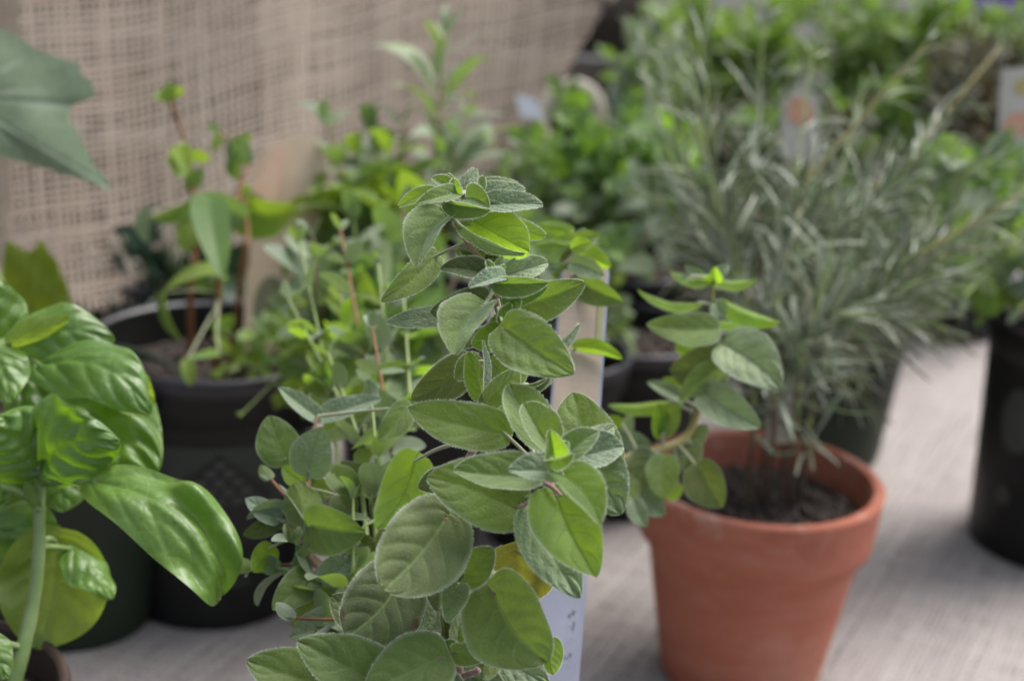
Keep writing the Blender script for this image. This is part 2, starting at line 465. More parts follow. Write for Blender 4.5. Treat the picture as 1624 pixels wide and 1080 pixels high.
def leaf_arrays(L, W, fold=10, curl=20, cup=.0, p=.45, q=.72, nu=9, nv=14, wave=0, wk=2, pucker=0,
                nvein=5, vslope=.42, bend=0, seed=0, vdepth=.0, twist=0, tipdown=0, bumps=()):
    """leaf along +Y, top side +Z, base at origin, chord scaled to length L"""
    r = random.Random(seed)
    v = (1 - np.cos(np.linspace(0, PI, nv))) / 2
    v = .35 * np.linspace(0, 1, nv) + .65 * v
    v = np.clip(v, 0, 1)
    mx = (p / (p + q)) ** p * (q / (p + q)) ** q
    sh = v ** p * (1 - v) ** q / mx
    sh = np.clip(sh, .004, None)
    hw = W / 2 * sh
    u = np.linspace(-1, 1, nu)
    u = np.sign(u) * np.abs(u) ** .85
    U, Vv = np.meshgrid(u, v)
    HW = hw[:, None] * np.ones_like(U)
    asym = 1 + .05 * (r.random() - .5) * np.sign(U)
    s = U * HW * asym
    f = R(fold)
    sabs = np.sqrt(s * s + (W * .02) ** 2) - W * .02
    X = s * math.cos(f)
    Z = sabs * math.sin(f) + cup * s * s / W
    ph = r.random() * 6.28
    ph2 = r.random() * 6.28
    Z = Z + wave * W * U * U * np.sin(2 * PI * wk * Vv + ph + np.sign(U) * ph2)
    # secondary veins
    sp = (Vv - vslope * (.45 * np.abs(U) + .55 * np.abs(U) ** 2.2) * (1 - .35 * Vv)) * (nvein + .6) + .30 + .17 * np.sign(U) + .12 * np.sin(7 * Vv + r.random() * 6)
    fr = sp - np.floor(sp)
    d = np.minimum(fr, 1 - fr)
    vein2 = np.exp(-(d / .085) ** 2) * (1 - np.abs(U) ** 3) * (sp > .05)
    mid = np.exp(-(s / (W * .022)) ** 2) * (1 - .5 * Vv)
    vein = np.clip(np.maximum(vein2 * .75, mid), 0, 1)
    bul = np.sin(PI * fr) ** .8 * (1 - np.abs(U) ** 4) * np.clip(np.abs(U) * 5, 0, 1)
    Z = Z + (pucker * W * bul) - vdepth * W * vein
    if pucker > .02:
        for k in range(8):
            Z = Z + pucker * W * .25 * np.sin(9 * U * r.uniform(.6, 1.5) + r.random() * 6 + 11 * Vv * r.uniform(.6, 1.4)) * .35
    for (bu, bv, ru, rv, am) in bumps:
        Z = Z + am * W * np.exp(-((U - bu) / ru) ** 2 - ((Vv - bv) / rv) ** 2)
    # length curl (positive: tip bends down, away from the top side)
    c = R(curl)
    prof = Vv ** (1 + tipdown)
    ang = c * prof
    av = R(curl) * v ** (1 + tipdown)
    dv = np.gradient(v)
    yc = np.concatenate([[0], np.cumsum((np.cos(av)[1:] + np.cos(av)[:-1]) / 2 * np.diff(v))])
    zc = -np.concatenate([[0], np.cumsum((np.sin(av)[1:] + np.sin(av)[:-1]) / 2 * np.diff(v))])
    Y = yc[:, None] + (Z / L) * np.sin(ang)
    Z2 = zc[:, None] + (Z / L) * np.cos(ang)
    Y, Z2 = Y * L, Z2 * L
    if twist:
        a = R(twist) * Vv
        X, Z2 = X * np.cos(a) - (Z2 - zc[:, None] * L) * np.sin(a), zc[:, None] * L + X * np.sin(a) + (Z2 - zc[:, None] * L) * np.cos(a)
    X = X + bend * L * np.sin(PI * Vv)
    # basal lobes dip back a little
    Y = Y - .15 * W * (np.abs(U) ** 2) * np.clip(1 - Vv * 4, 0, 1) * (p < .6)
    ex, ey, ez = 0, yc[-1] * L, zc[-1] * L
    ch = math.hypot(ey, ez)
    th = math.atan2(ez, ey)
    Yn = (Y * math.cos(th) + Z2 * math.sin(th)) * L / ch
    Zn = (-Y * math.sin(th) + Z2 * math.cos(th)) * L / ch
    edge = np.clip((np.abs(U) - .88) / .12, 0, 1) ** 1.5
    leaf_arrays.extra = {'sp': sp.ravel(), 'ls': (s / W).ravel(), 'lu': U.ravel()}
    return X, Yn, Zn, U, Vv, vein, edge

def leaf_mesh(name, L, W, mats, hairs=0, hairlen=.0006, petiole=None, prad=.0006, seed=0, wilt=None, surfhair=0, **kw):
    X, Y, Z, U, Vv, vein, edge = leaf_arrays(L, W, seed=seed, **kw)
    nv, nu = X.shape
    V = np.stack([X, Y, Z], -1).reshape(-1, 3)
    mb = MB()
    wl = np.zeros(len(V))
    if wilt:
        r = random.Random(seed)
        for (wu, wv, wr) in wilt:
            dd = ((U.ravel() - wu) / (wr * 2)) ** 2 + ((Vv.ravel() - wv) / wr) ** 2
            wl = np.maximum(wl, np.clip(1.6 - dd * 1.3, 0, 1))
    mb.add(V, grid_faces(nu, nv), m=0, attrs=dict({'vein': vein.ravel(), 'edge': edge.ravel(), 'wilt': wl}, **leaf_arrays.extra))
    if petiole is not None:
        c = spline([np.zeros(3) + np.array([0, L * .03, 0]), np.array(petiole) * .45 + np.array([0, -.03 * L, -.04 * np.linalg.norm(petiole)]), np.array(petiole)], 8)
        tube(mb, c, [prad * .8, prad, prad * 1.25], 6, m=1)
    if hairs:
        r = random.Random(seed + 9)
        nrm = np.cross(np.gradient(np.stack([X, Y, Z], -1), axis=1), np.gradient(np.stack([X, Y, Z], -1), axis=0))
        nrm /= np.linalg.norm(nrm, axis=2)[..., None] + 1e-12
        G = np.stack([X, Y, Z], -1)
        HV, HT = [], []
        for k in range(hairs + surfhair):
            if k < hairs:
                i = r.randrange(1, nv - 2)
                side = r.choice((0, nu - 1))
                f = r.random()
                a = G[i, side] * (1 - f) + G[i + 1, side] * f
                out = G[i, side] - G[i, 1 if side == 0 else nu - 2]
                out = out / (np.linalg.norm(out) + 1e-9)
                dirv = out + np.array([r.gauss(0, .35), r.gauss(0, .35), r.gauss(0, .35)]) + nrm[i, side] * r.uniform(-.3, .3)
                wd = G[i + 1, side] - G[i, side]
                hl = hairlen * r.uniform(.5, 1.2)
            else:
                i = r.randrange(1, nv - 2); j = r.randrange(0, nu - 1)
                f, g = r.random(), r.random()
                a = (G[i, j] * (1 - f) + G[i + 1, j] * f) * (1 - g) + (G[i, j + 1] * (1 - f) + G[i + 1, j + 1] * f) * g
                dirv = nrm[i, j] * r.choice((1, -1)) + np.array([r.gauss(0, .5), r.gauss(0, .5), r.gauss(0, .5)])
                wd = np.array([r.gauss(0, 1), r.gauss(0, 1), r.gauss(0, 1)])
                hl = hairlen * r.uniform(.4, .8)
            dirv = dirv / np.linalg.norm(dirv)
            wd = wd / (np.linalg.norm(wd) + 1e-9) * .00005
            b0 = len(HV)
            HV += [a - wd, a + wd, a + dirv * hl]
            HT.append((b0, b0 + 1, b0 + 2))
        mb.add(np.array(HV), T=np.array(HT), m=2)
    me = mb.mesh(name)
    for m in mats: me.materials.append(m)
    return me

def frame(Yv, Zhint, roll=0):
    Y = Vector(Yv).normalized()
    Z = Vector(Zhint) - Y * Vector(Zhint).dot(Y)
    if Z.length < 1e-5: Z = Vector((1, 0, 0)) - Y * Y.x
    Z.normalize()
    if roll: Z = Matrix.Rotation(roll, 3, Y) @ Z
    X = Y.cross(Z)
    return Matrix((X, Y, Z)).transposed()

def near_on(poly, p):
    best, bd = None, 1e9
    for i in range(len(poly) - 1):
        a, b = Vector(poly[i]), Vector(poly[i + 1])
        t = max(0, min(1, (p - a).dot(b - a) / ((b - a).length_squared + 1e-12)))
        q = a + (b - a) * t
        if (q - p).length < bd: bd, best = (q - p).length, q
    return best

def hero_leaf(stem, root_loc, poly, spec, seed, hair=True, nu=25, nv=36, kind='oreg', defaults=None):
    """spec: bx,by,tx,ty,w, depth, tipdz(m, + = farther), roll, fold, curl, flip, material, extra dict"""
    bx, by, tx, ty, wpx, d, dz, roll, fold, curl, flip, mk = spec[:12]
    ex = dict(defaults or {})
    if len(spec) > 12: ex.update(spec[12])
    fold *= 1.35 if kind != 'basil' else 1
    if kind != 'basil' and ty > by: dz = dz * 1.6 - .25 * (ty - by) / FPX * d
    B = P(bx, by, d); T = P(tx, ty, d + dz)
    L = (T - B).length
    W = wpx / FPX * d * 1.04 * (min(1.75, 1 / max(.3, math.cos(R(fold)) * math.cos(R(roll)))) if kind != 'basil' else 1.0)
    if kind != 'basil':
        ex['bend'] = ex.get('bend', 0) + random.Random(seed).uniform(-.05, .05)
    mid = (B + T) / 2
    c = (Vector((0, 0, CAM_H)) - mid).normalized()
    Fm = frame(T - B, -c if flip else c, R(roll))
    pet = None
    want = ex.pop('pet', None)
    if want is None:
        q = near_on(poly, B)
    else:
        q = P(*want)
    loc = Fm.transposed() @ (q - B)
    if loc.length > .0008 and loc.length < .05: pet = np.array(loc)
    pm = ex.pop('pm', 'petiole_pale' if kind != 'basil' else 'stem_basil')
    prad = ex.pop('prad', .00055)
    area = L * W * 1e6
    hn = int(min(700, 260 + (L + W) * 9000)) if hair else 0
    me = leaf_mesh('leaf', L, W, [M[mk], M[pm], M['hair']], hairs=hn, surfhair=int(min(900, area * 1.5)) if hair else 0,
                   petiole=pet, prad=prad, seed=seed, fold=fold, curl=curl, nu=nu, nv=nv, **ex)
    o = link('leaf', me, stem)
    o.matrix_basis = Matrix.Translation(B - root_loc) @ Fm.to_4x4()
    return o

def stem_obj(root, pts, rad, mat, name='stem', n=9, res=None, hairs=0, seed=1, wob=.12):
    rl = Vector(root.location)
    c = spline([tuple(p) for p in pts], res or max(8, len(pts) * 6))
    loc = c - np.array(rl)
    mb = MB()
    tube(mb, loc, rad, n, 0, random.Random(seed), wob)
    mats = [mat]
    if hairs:
        r = random.Random(seed)
        HV, HT = [], []
        for k in range(hairs):
            i = r.randrange(len(loc) - 1)
            f = r.random()
            a = loc[i] * (1 - f) + loc[i + 1] * f
            dv = np.array([r.gauss(0, 1) for _ in range(3)]); t = loc[i + 1] - loc[i]; t = t / np.linalg.norm(t)
            dv -= t * dv.dot(t) * .8; dv /= np.linalg.norm(dv)
            rr = rad[0] if hasattr(rad, '__len__') else rad
            wv = np.cross(dv, t) * .00006
            HV += [a + dv * rr * .5 - wv, a + dv * rr * .5 + wv, a + dv * (rr + .0009 * r.uniform(.5, 1.2))]
            HT.append((3 * k, 3 * k + 1, 3 * k + 2))
        mb.add(np.array(HV), T=np.array(HT), m=1)
        mats.append(M['hair'])
    o = link(name, mb.mesh(name), root, mats)
    return o, [Vector(p) for p in c]

# ------------------------------------------------------------------ pots
def soil_mesh(r, z, seed=0, dome=.004):
    n, k = 40, 14
    V = [(0, 0, z + dome)]
    for i in range(1, k + 1):
        rr = r * i / k
        for j in range(n):
            a = 2 * PI * j / n
            x, y = rr * math.cos(a), rr * math.sin(a)
            h = noise.noise(Vector((x * 90 + seed, y * 90, 0))) * .004 + noise.noise(Vector((x * 300, y * 300, seed))) * .0016
            V.append((x, y, z + dome * (1 - (i / k) ** 2) + h * (1 if i < k else .3)))
    T = [(0, 1 + j, 1 + (j + 1) % n) for j in range(n)]
    Q = []
    for i in range(k - 1):
        for j in range(n):
            a = 1 + i * n + j; b = 1 + i * n + (j + 1) % n
            Q.append((a, a + n, b + n, b))
    mb = MB(); mb.add(V, Q, T)
    return mb.mesh('soil')

def crumbs(root, r, z, n, seed, smin=.0008, smax=.0032):
    rr = random.Random(seed)
    mb = MB()
    base = np.array([(1, 0, 0), (-1, 0, 0), (0, 1, 0), (0, -1, 0), (0, 0, 1), (0, 0, -1)], float)
    T = [(0, 2, 4), (2, 1, 4), (1, 3, 4), (3, 0, 4), (2, 0, 5), (1, 2, 5), (3, 1, 5), (0, 3, 5)]
    for k in range(n):
        a = rr.random() * 2 * PI; q = r * math.sqrt(rr.random()) * .96
        s = smin + (smax - smin) * rr.random() ** 2.5
        B = base * np.array([rr.uniform(.6, 1.3) for _ in range(6)])[:, None] * s
        ca, sa = math.cos(a * 7), math.sin(a * 7)
        B = B @ np.array([[ca, -sa, 0], [sa, ca, 0], [0, 0, 1]])
        x, y = q * math.cos(a), q * math.sin(a)
        h = noise.noise(Vector((x * 90 + seed, y * 90, 0))) * .004
        mb.add(B + np.array([x, y, z + .004 * (1 - (q / r) ** 2) + h + s * .4]), T=T)
    o = link('soil_crumbs', mb.mesh('soil_crumbs', False), root, M['crumb'])
    o['kind'] = 'stuff'
    return o

def nursery_pot(root, r, h, mat, seed=0, soil=True, taper=.74, rim=True, level=.86, detail=True):
    rb = r * taper
    R_ = lambda z: rb + (r * .955 - rb) * z / h
    prof = [(0.0005, .003), (rb * .85, .003), (rb * .88, 0), (rb * .985, 0), (rb, .0022)]
    zs = np.linspace(.004, h * .80, 10)
    prof += [(R_(z), z) for z in zs]
    prof += [(R_(h * .81) + .0004, h * .815), (R_(h * .84) + .0022, h * .83), (R_(h * .9) + .0026, h * .9), (R_(h * .93) + .0027, h * .93)]
    lip = [(R_(h * .93) + .0027, h * .93), (r, h * .945), (r + .0012, h * .955), (r + .0014, h * .985), (r + .0004, h), (r - .0016, h + .0003), (r - .0028, h - .0015)]
    inner = [(r - .0028, h - .0015), (r - .0036, h * .93), (R_(h * .8) - .0016, h * .78), (R_(h * .4) - .0016, h * .4)]
    mb = MB(); lathe(mb, prof, 72, wob=.004, seed=seed)
    lathe(mb, inner, 72, wob=.004, seed=seed)
    body = link('pot', mb.mesh('pot'), root, mat)
    mb = MB(); lathe(mb, lip, 72, wob=.004, seed=seed)
    o = link('rim', mb.mesh('rim'), body, M['blackrim'] if mat is M['black'] else mat)
    zs_ = h * level
    if soil:
        link('soil', soil_mesh(R_(zs_) - .0012, zs_, seed), root, M['soil'])
        crumbs(root, R_(zs_) - .004, zs_, 260, seed)
    return R_, zs_

# ------------------------------------------------------------------ shoots
def unit_meshes(tag_, mat, ratio, n=4, nu=5, nv=8, stemmat='stem_green', **kw):
    out = []
    for i in range(n):
        k = dict(kw)
        k['curl'] = k.get('curl', 30) * (0.4 + 1.2 * i / max(1, n - 1))
        k['fold'] = k.get('fold', 14) * (.5 + .25 * i)
        me = leaf_mesh('leaf_' + tag_, 1.0, ratio * (.9 + .07 * i), [M[mat], M[stemmat]], petiole=(0, -.16, -.02), prad=.018,
                       seed=i * 3 + 1, nu=nu, nv=nv, **k)
        out.append(me)
    return out

BUD = {}
def shoot(root, pts, rad, stemmat, meshes, nodes, size, rng, t0=.15, tilt=35, per=2, jit=.35, top=True, extra=None, name='leaf',
          sprof=None, stemname='stem', small_top=.45, lim=None, stuff=None):
    st, c = stem_obj(root, pts, rad, M[stemmat], stemname, n=6, res=14, seed=rng.randrange(999))
    rl = Vector(root.location)
    n = len(c)
    a0 = rng.random() * PI
    for k in range(nodes):
        t = t0 + (1 - t0) * (k / max(1, nodes - 1))
        t = min(1, t + rng.uniform(-.02, .02))
        f = t * (n - 1); i = min(n - 2, int(f))
        p = c[i].lerp(c[i + 1], f - i)
        T = (c[min(n - 1, i + 1)] - c[max(0, i - 1)]).normalized()
        A = T.cross(Vector((.3, .9, .2))).normalized(); B = T.cross(A)
        for j in range(per):
            if rng.random() < .06: continue
            ang = a0 + (PI / 2) * k + 2 * PI * j / per + rng.gauss(0, jit)
            u = A * math.cos(ang) + B * math.sin(ang)
            tl = R(tilt + rng.gauss(0, 16) + (25 if t > .93 else 0))
            Y = u * math.cos(tl) + T * math.sin(tl)
            Y += Vector((0, 0, rng.uniform(-.15, .1)))
            Zh = (T * math.cos(tl) - u * math.sin(tl)) + Vector((rng.gauss(0, .25), rng.gauss(0, .25), .5))
            s = size * rng.uniform(.72, 1.2) * (sprof(t) if sprof else (1 if t < .75 else 1 - (1 - small_top) * (t - .75) / .25))
            Fm = frame(Y, Zh, rng.gauss(0, .25))
            me = meshes[rng.randrange(len(meshes))]
            loc = p + Y.normalized() * s * .15 - rl
            mtx = Matrix.Translation(loc) @ Fm.to_4x4() @ Matrix.Scale(s, 4)
            if stuff is not None and lim is not None and lim[0] <= 0:
                stuff.append((me, mtx))
                continue
            o = bpy.data.objects.new(name, me); col.objects.link(o); o.parent = st
            o.matrix_basis = mtx
            if lim is not None: lim[0] -= 1
    return st, c

def join_stuff(root, lst, name):
    if not lst: return
    mb = MB()
    mats = []
    for me, mtx in lst:
        nv = len(me.vertices)
        co = np.empty(nv * 3); me.vertices.foreach_get('co', co); co = co.reshape(-1, 3)
        mt = np.array(mtx)
        co = co @ mt[:3, :3].T + mt[:3, 3]
        ql = [tuple(p.vertices) for p in me.polygons if len(p.vertices) == 4]
        tl = [tuple(p.vertices) for p in me.polygons if len(p.vertices) == 3]
        m = me.materials[0]
        if m not in mats: mats.append(m)
        mb.add(co, ql, tl, m=mats.index(m))
    o = link(name, mb.mesh(name), root, mats)
    o['kind'] = 'stuff'
    return o

def potted(name, label, cat, px, F, r, h, potmat='black', group=None, **kw):
    z = h
    x = wx(px, F, z)
    root = empty(name, (x, F, 0.0014), label, cat, group)
    R_, zs = nursery_pot(root, r, h, M[potmat], seed=int(px) % 97, **kw)
    return root, Vector((x, F, zs + .0014))

def soilpt(c, r, rng):
    a = rng.random() * 6.28; q = r * math.sqrt(rng.random())
    return c + Vector((q * math.cos(a), q * math.sin(a), -.004))

def arch(a, b, rng, lean=.25, side=0.0):
    """stem path from a to b that rises first"""
    m = a.lerp(b, .5); m.z += (b - a).length * lean * .3
    m += Vector((rng.gauss(0, .12), rng.gauss(0, .12), 0)) * (b - a).length * .4 + Vector((side, 0, 0))
    return [a, m, b]

# ------------------------------------------------------------------ woven cloth
def threads(fn, na, nb, wa, amp, seed, along='u', thick=.35, skip=None, tjit=.25, tvar=.15):
    """ribbons (3 verts across, arched) running along u (or v); fn(u,v)->pos (..,3), nrm (..,3)"""
    r = np.random.RandomState(seed)
    u = (np.arange(nb) + .5) / nb
    VV, FF, TT = [], [], []
    # smooth random wander for every thread
    wand = r.randn(na, nb // 6 + 4)
    xs = np.linspace(0, wand.shape[1] - 1, nb)
    W = np.array([np.interp(xs, np.arange(wand.shape[1]), w_) for w_ in wand])
    wid = np.clip(1 + tjit * r.randn(na), .45, 1.7)
    th = np.array([np.interp(xs, np.arange(wand.shape[1]), w_) for w_ in r.randn(*wand.shape)])
    c = (np.arange(na)[:, None] + .5 + .10 * W + .06 * r.randn(na)[:, None]) / na
    wd = wid[:, None] * (1 + .22 * th)
    sgn = ((np.arange(na)[:, None] + np.arange(nb)[None, :]) % 2) * 2 - 1
    if along == 'v': sgn = -sgn
    off = np.array([-1, 0, 1])[None, None, :]
    cc = c[:, :, None] + off * .5 * wa * wd[:, :, None] / na
    uu = np.broadcast_to(u[None, :, None], cc.shape)
    pos, nrm = fn(uu, cc) if along == 'u' else fn(cc, uu)
    hh = sgn[:, :, None] * amp + np.array([-thick, thick, -thick])[None, None, :] * amp
    V = pos + nrm * hh[..., None]
    idx = np.arange(na * nb * 3).reshape(na, nb, 3)
    a = idx[:, :-1, :-1]; b = idx[:, :-1, 1:]; c_ = idx[:, 1:, 1:]; d = idx[:, 1:, :-1]
    F = np.stack([a, b, c_, d], -1)
    if skip is not None:
        keep = skip(np.broadcast_to(uu, cc.shape) if along == 'u' else cc, cc if along == 'u' else np.broadcast_to(uu, cc.shape))
        kq = keep[:, :-1, :-1] & keep[:, 1:, 1:]
        F = F[kq]
    tint = np.broadcast_to(np.clip(.5 + tvar * r.randn(na), 0, 1)[:, None, None], cc.shape).ravel()
    return V.reshape(-1, 3), F.reshape(-1, 4), tint

# table: structure
mb = MB()
TV = [(-1.6, .12, 0), (2.4, .12, 0), (2.4, 2.3, 0), (-1.6, 2.3, 0), (-1.6, .12, -.03), (2.4, .12, -.03), (2.4, 2.3, -.03), (-1.6, 2.3, -.03)]
mb.add(np.array(TV) + np.array([0, 0, -.0016]), Q=[(0, 1, 2, 3), (7, 6, 5, 4), (0, 4, 5, 1), (1, 5, 6, 2), (2, 6, 7, 3), (3, 7, 4, 0)])
setp(link('table_top', mb.mesh('table_top', False), None, M['cloth_base']), kind='structure')
mb = MB()
g = 14
mb.add([(-g, -2, -.76), (g, -2, -.76), (g, 26, -.76), (-g, 26, -.76)], Q=[(0, 1, 2, 3)])
setp(link('ground', mb.mesh('ground', False), None, plain('ground_dark', (.05, .05, .045), (.09, .085, .08), .9, 6, .3, .01)), kind='structure')

d1 = (Pz(1500, 900, 0) - Pz(1400, 1080, 0)); d1.z = 0; d1.normalize()
d2 = Vector((d1.y, -d1.x, 0))
CC = Vector((.12, .95, 0))
SZ = 1.5
def tfn(u, v):
    A = np.array(d1); B = np.array(d2); C0 = np.array(CC)
    p = C0 + (u[..., None] - .5) * SZ * A + (v[..., None] - .5) * SZ * B
    z = .0006 * np.sin(p[..., 0] * 23 + 1) * np.sin(p[..., 1] * 17) + .0002
    p = p + np.stack([0 * z, 0 * z, z], -1)
    n = np.zeros_like(p); n[..., 2] = 1
    return p, n
def inview(u, v):
    p, _ = tfn(u, v)
    return (np.abs(p[..., 0]) < .26 + .42 * p[..., 1]) & (p[..., 1] > .42)
mb = MB()
V, F, t_ = threads(tfn, 480, 430, .84, .00048, 3, 'u', 1.0, inview, .18, .26)
mb.add(V, F, attrs={'tint': t_})
V, F, t_ = threads(tfn, 430, 480, .62, .00028, 4, 'v', .6, inview, .2)
mb.add(V, F, attrs={'tint': t_})
setp(link('tablecloth', mb.mesh('tablecloth'), None, M['cloth']), 'beige ribbed woven cloth spread over the table under all the pots', 'tablecloth', kind='structure')

# burlap drape hanging behind the left hand plants
def drape(name, corners, nu_, nv_, seed, fold_amp, fold_k, label=None, edge=None, parent=None, wa=.52):
    """corners: TL, TR, BR, BL world points"""
    TL, TR, BR, BL = [np.array(c) for c in corners]
    nrm = np.cross(TR - TL, BL - TL); nrm = nrm / np.linalg.norm(nrm)
    def fn(u, v):
        u_, v_ = u[..., None], v[..., None]
        p = (TL * (1 - u_) + TR * u_) * (1 - v_) + (BL * (1 - u_) + BR * u_) * v_
        h = fold_amp * (np.sin(u * fold_k + 1.2 * v + .6) + .5 * np.sin(u * fold_k * 2.3 + 2 * v + 2)) * (.45 + .55 * v)
        h = h + fold_amp * .3 * np.sin(v * 9 + u * 5)
        p = p + nrm * h[..., None]
        p = p + (BL - TL) * (.02 * np.sin(u * 6.5))[..., None]
        return p, np.broadcast_to(nrm, p.shape)
    o = []
    r = np.random.RandomState(seed)
    jag = r.rand(64)
    def skipu(u, v):
        e = .97 + .03 * np.interp(u, np.linspace(0, 1, 64), jag)
        k = v < e
        if edge is not None: k = k & edge(u, v)
        return k
    def skipv(u, v):
        e = .985 + .05 * np.interp(u, np.linspace(0, 1, 64), jag)
        k = v < e
        if edge is not None: k = k & edge(u, v)
        return k
    root = parent or empty(name, tuple(BL), label, 'burlap', 'burlap sheets hanging behind the plants')
    rl = np.array(root.location)
    if parent is not None:
        pass
    for nm, al, na, nb, sk, sd_ in (('weft_threads', 'u', nv_, nu_, skipu, 1), ('warp_threads', 'v', nu_, nv_, skipv, 2)):
        mb = MB()
        V, F, t_ = threads(fn, na, nb, wa, .00042, seed + sd_, al, .6, sk, .17)
        mb.add(V - rl, F, attrs={'tint': t_})
        ob = link(nm, mb.mesh(nm), root, M['jute']); ob['kind'] = 'stuff'
    return root, fn

TL, TR, BR, BL = P(-40, -140, 1.12), P(985, -190, 1.42), P(930, 250, 1.36), P(15, 515, 1.04)
TL = TL + (TL - BL) * .9; TR = TR + (TR - BR) * 1.35  # sheet raised beyond the frame to block light from behind
def edgecut(u, v):
    # lower right corner of the hanging piece is cut away by its own droop
    return (v < 1.02 - .0 * u) & ~((u > .86) & (v > .76 + (1 - u) * 1.6))
drp, dfn = drape('burlap_drape', (TL, TR, BR, BL), 100, 106, 11, .013, 9,
    'grey brown burlap sheet with frayed lower edge hanging behind the plants at left', edge=edgecut)
drp2, _ = drape('burlap_drape', (Vector((-.80, .30, .95)), P(62, -140, 1.02) + Vector((.03, 0, .45)), P(16, 430, 1.0), Vector((-.72, .30, .06))), 190, 210, 31, .004, 7,  # carried forward and up out of view to shade the left side
    'burlap strip at the left edge behind the big lobed leaf, extended unseen to shade the left side', wa=.75)
# pale hem folded back along the right end of the drape and loose fringe yarns below
backing = empty('dark_backing', tuple(P(480, 330, 1.62)), 'dark boards added unseen behind the burlap sheet to darken the gaps in its weave', 'backing')  # boards added out of sight so the weave gaps look dark
cw = plain('dark_backing_wood', (.035, .027, .022), (.06, .047, .038), .8, 40, .3, .001)
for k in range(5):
    a_ = Vector((-.42, .42 + .0, -.02 + .1 * k)); rlc = backing.location
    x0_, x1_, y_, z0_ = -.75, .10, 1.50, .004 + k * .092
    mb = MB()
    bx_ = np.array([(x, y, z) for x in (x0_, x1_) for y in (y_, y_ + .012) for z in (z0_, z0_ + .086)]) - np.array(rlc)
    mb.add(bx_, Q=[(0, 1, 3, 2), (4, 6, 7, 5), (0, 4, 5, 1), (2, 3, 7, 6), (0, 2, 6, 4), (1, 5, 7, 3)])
    link('backing_plank', mb.mesh('backing_plank', False), backing, cw)
mb = MB()
rr = random.Random(8)
rl = Vector(drp.location)
for k in range(60):
    u = .05 + .5 * (k / 60) + rr.uniform(-.003, .003)
    p, _ = dfn(np.array([u]), np.array([.97])); p = Vector(p[0])
    ln = rr.uniform(.006, .022)
    pts = [p - rl, p - rl + Vector((rr.gauss(0, .003), rr.gauss(0, .003) - .002, -ln * .5)), p - rl + Vector((rr.gauss(0, .006), -.003, -ln))]
    tube(mb, spline(pts, 6), [.0006, .0005, .0003], 5)
setp(link('fringe', mb.mesh('fringe'), drp, M['jute']), kind='stuff')
mb = MB()
p0, _ = dfn(np.array([.985, .985, .985, .985]), np.array([0.0, .4, .62, .77]))
tube(mb, spline(p0 - np.array(rl) + np.array([0, -.006, 0]), 20), [.007, .008, .0085, .006], 10)
link('rolled_hem', mb.mesh('rolled_hem'), drp, M['fibre'])
# small bright tufts of loose fibre on the frayed edge
tufts = [(146, 412, 1.0), (184, 385, 1.0), (212, 420, 1.0), (268, 372, 1.0), (284, 395, 1.0), (262, 350, 1.0)]
mb = MB()
for (x, y, d) in tufts:
    c = P(x, y, d)
    for k in range(8):
        a = c + Vector((rr.gauss(0, .0022), rr.gauss(0, .002), rr.uniform(-.004, .006)))
        b = a + Vector((rr.gauss(0, .003), rr.gauss(0, .002), -rr.uniform(.003, .011)))
        tube(mb, spline([a - rl, (a + b) / 2 - rl + Vector((rr.gauss(0, .001), 0, 0)), b - rl], 5), [.0007, .0006, .0003], 5)
setp(link('fibre_tufts', mb.mesh('fibre_tufts'), drp, M['fibre']), kind='stuff')

# ------------------------------------------------------------------ terracotta pot with rosemary
def terracotta_pot(root, r, h):
    rb = r * .655
    zc = h * .70
    rc = r * .868                       # body radius just under the collar
    prof = [(.006, .004), (.006, 0), (rb - .002, 0), (rb, .002)]
    for k in range(9):
        z = .004 + (zc - .004) * k / 8
        prof.append((rb + (rc - rb) * z / zc, z))
    prof += [(rc + .0006, zc + .0005), (r * .945, zc + .0018), (r * .955, zc + .005), (r * .965, h * .80), (r * .985, h * .93), (r * .995, h * .965), (r, h * .985), (r - .0012, h - .0004), (r - .0035, h), (r - .0056, h - .001)]
    inner = [(r - .0056, h - .001), (r - .0075, h * .93), (r - .0095, h * .80), (rb + (rc - rb) * .8 - .005, h * .55)]
    mb = MB(); lathe(mb, prof, 96, wob=.002); link('pot', mb.mesh('pot'), root, M['terracotta'])
    mb = MB(); lathe(mb, inner, 96, wob=.002); link('inner_wall', mb.mesh('inner_wall'), root, M['terracotta'])
TR_R, TR_H = .0605, .108
tF = .782
tx = wx(1206, tF, TR_H)
tpot = empty('potted_rosemary', (tx, tF, .0014), 'terracotta pot of grey rosemary with long thin needles on the ribbed cloth', 'potted plant')
terracotta_pot(tpot, TR_R, TR_H)
zs = TR_H * .835
link('soil', soil_mesh(TR_R - .0088, zs, 3), tpot, M['soil'])
crumbs(tpot, TR_R - .010, zs, 700, 3, .0008, .0036)
TC = Vector((tx, tF, zs + .003))

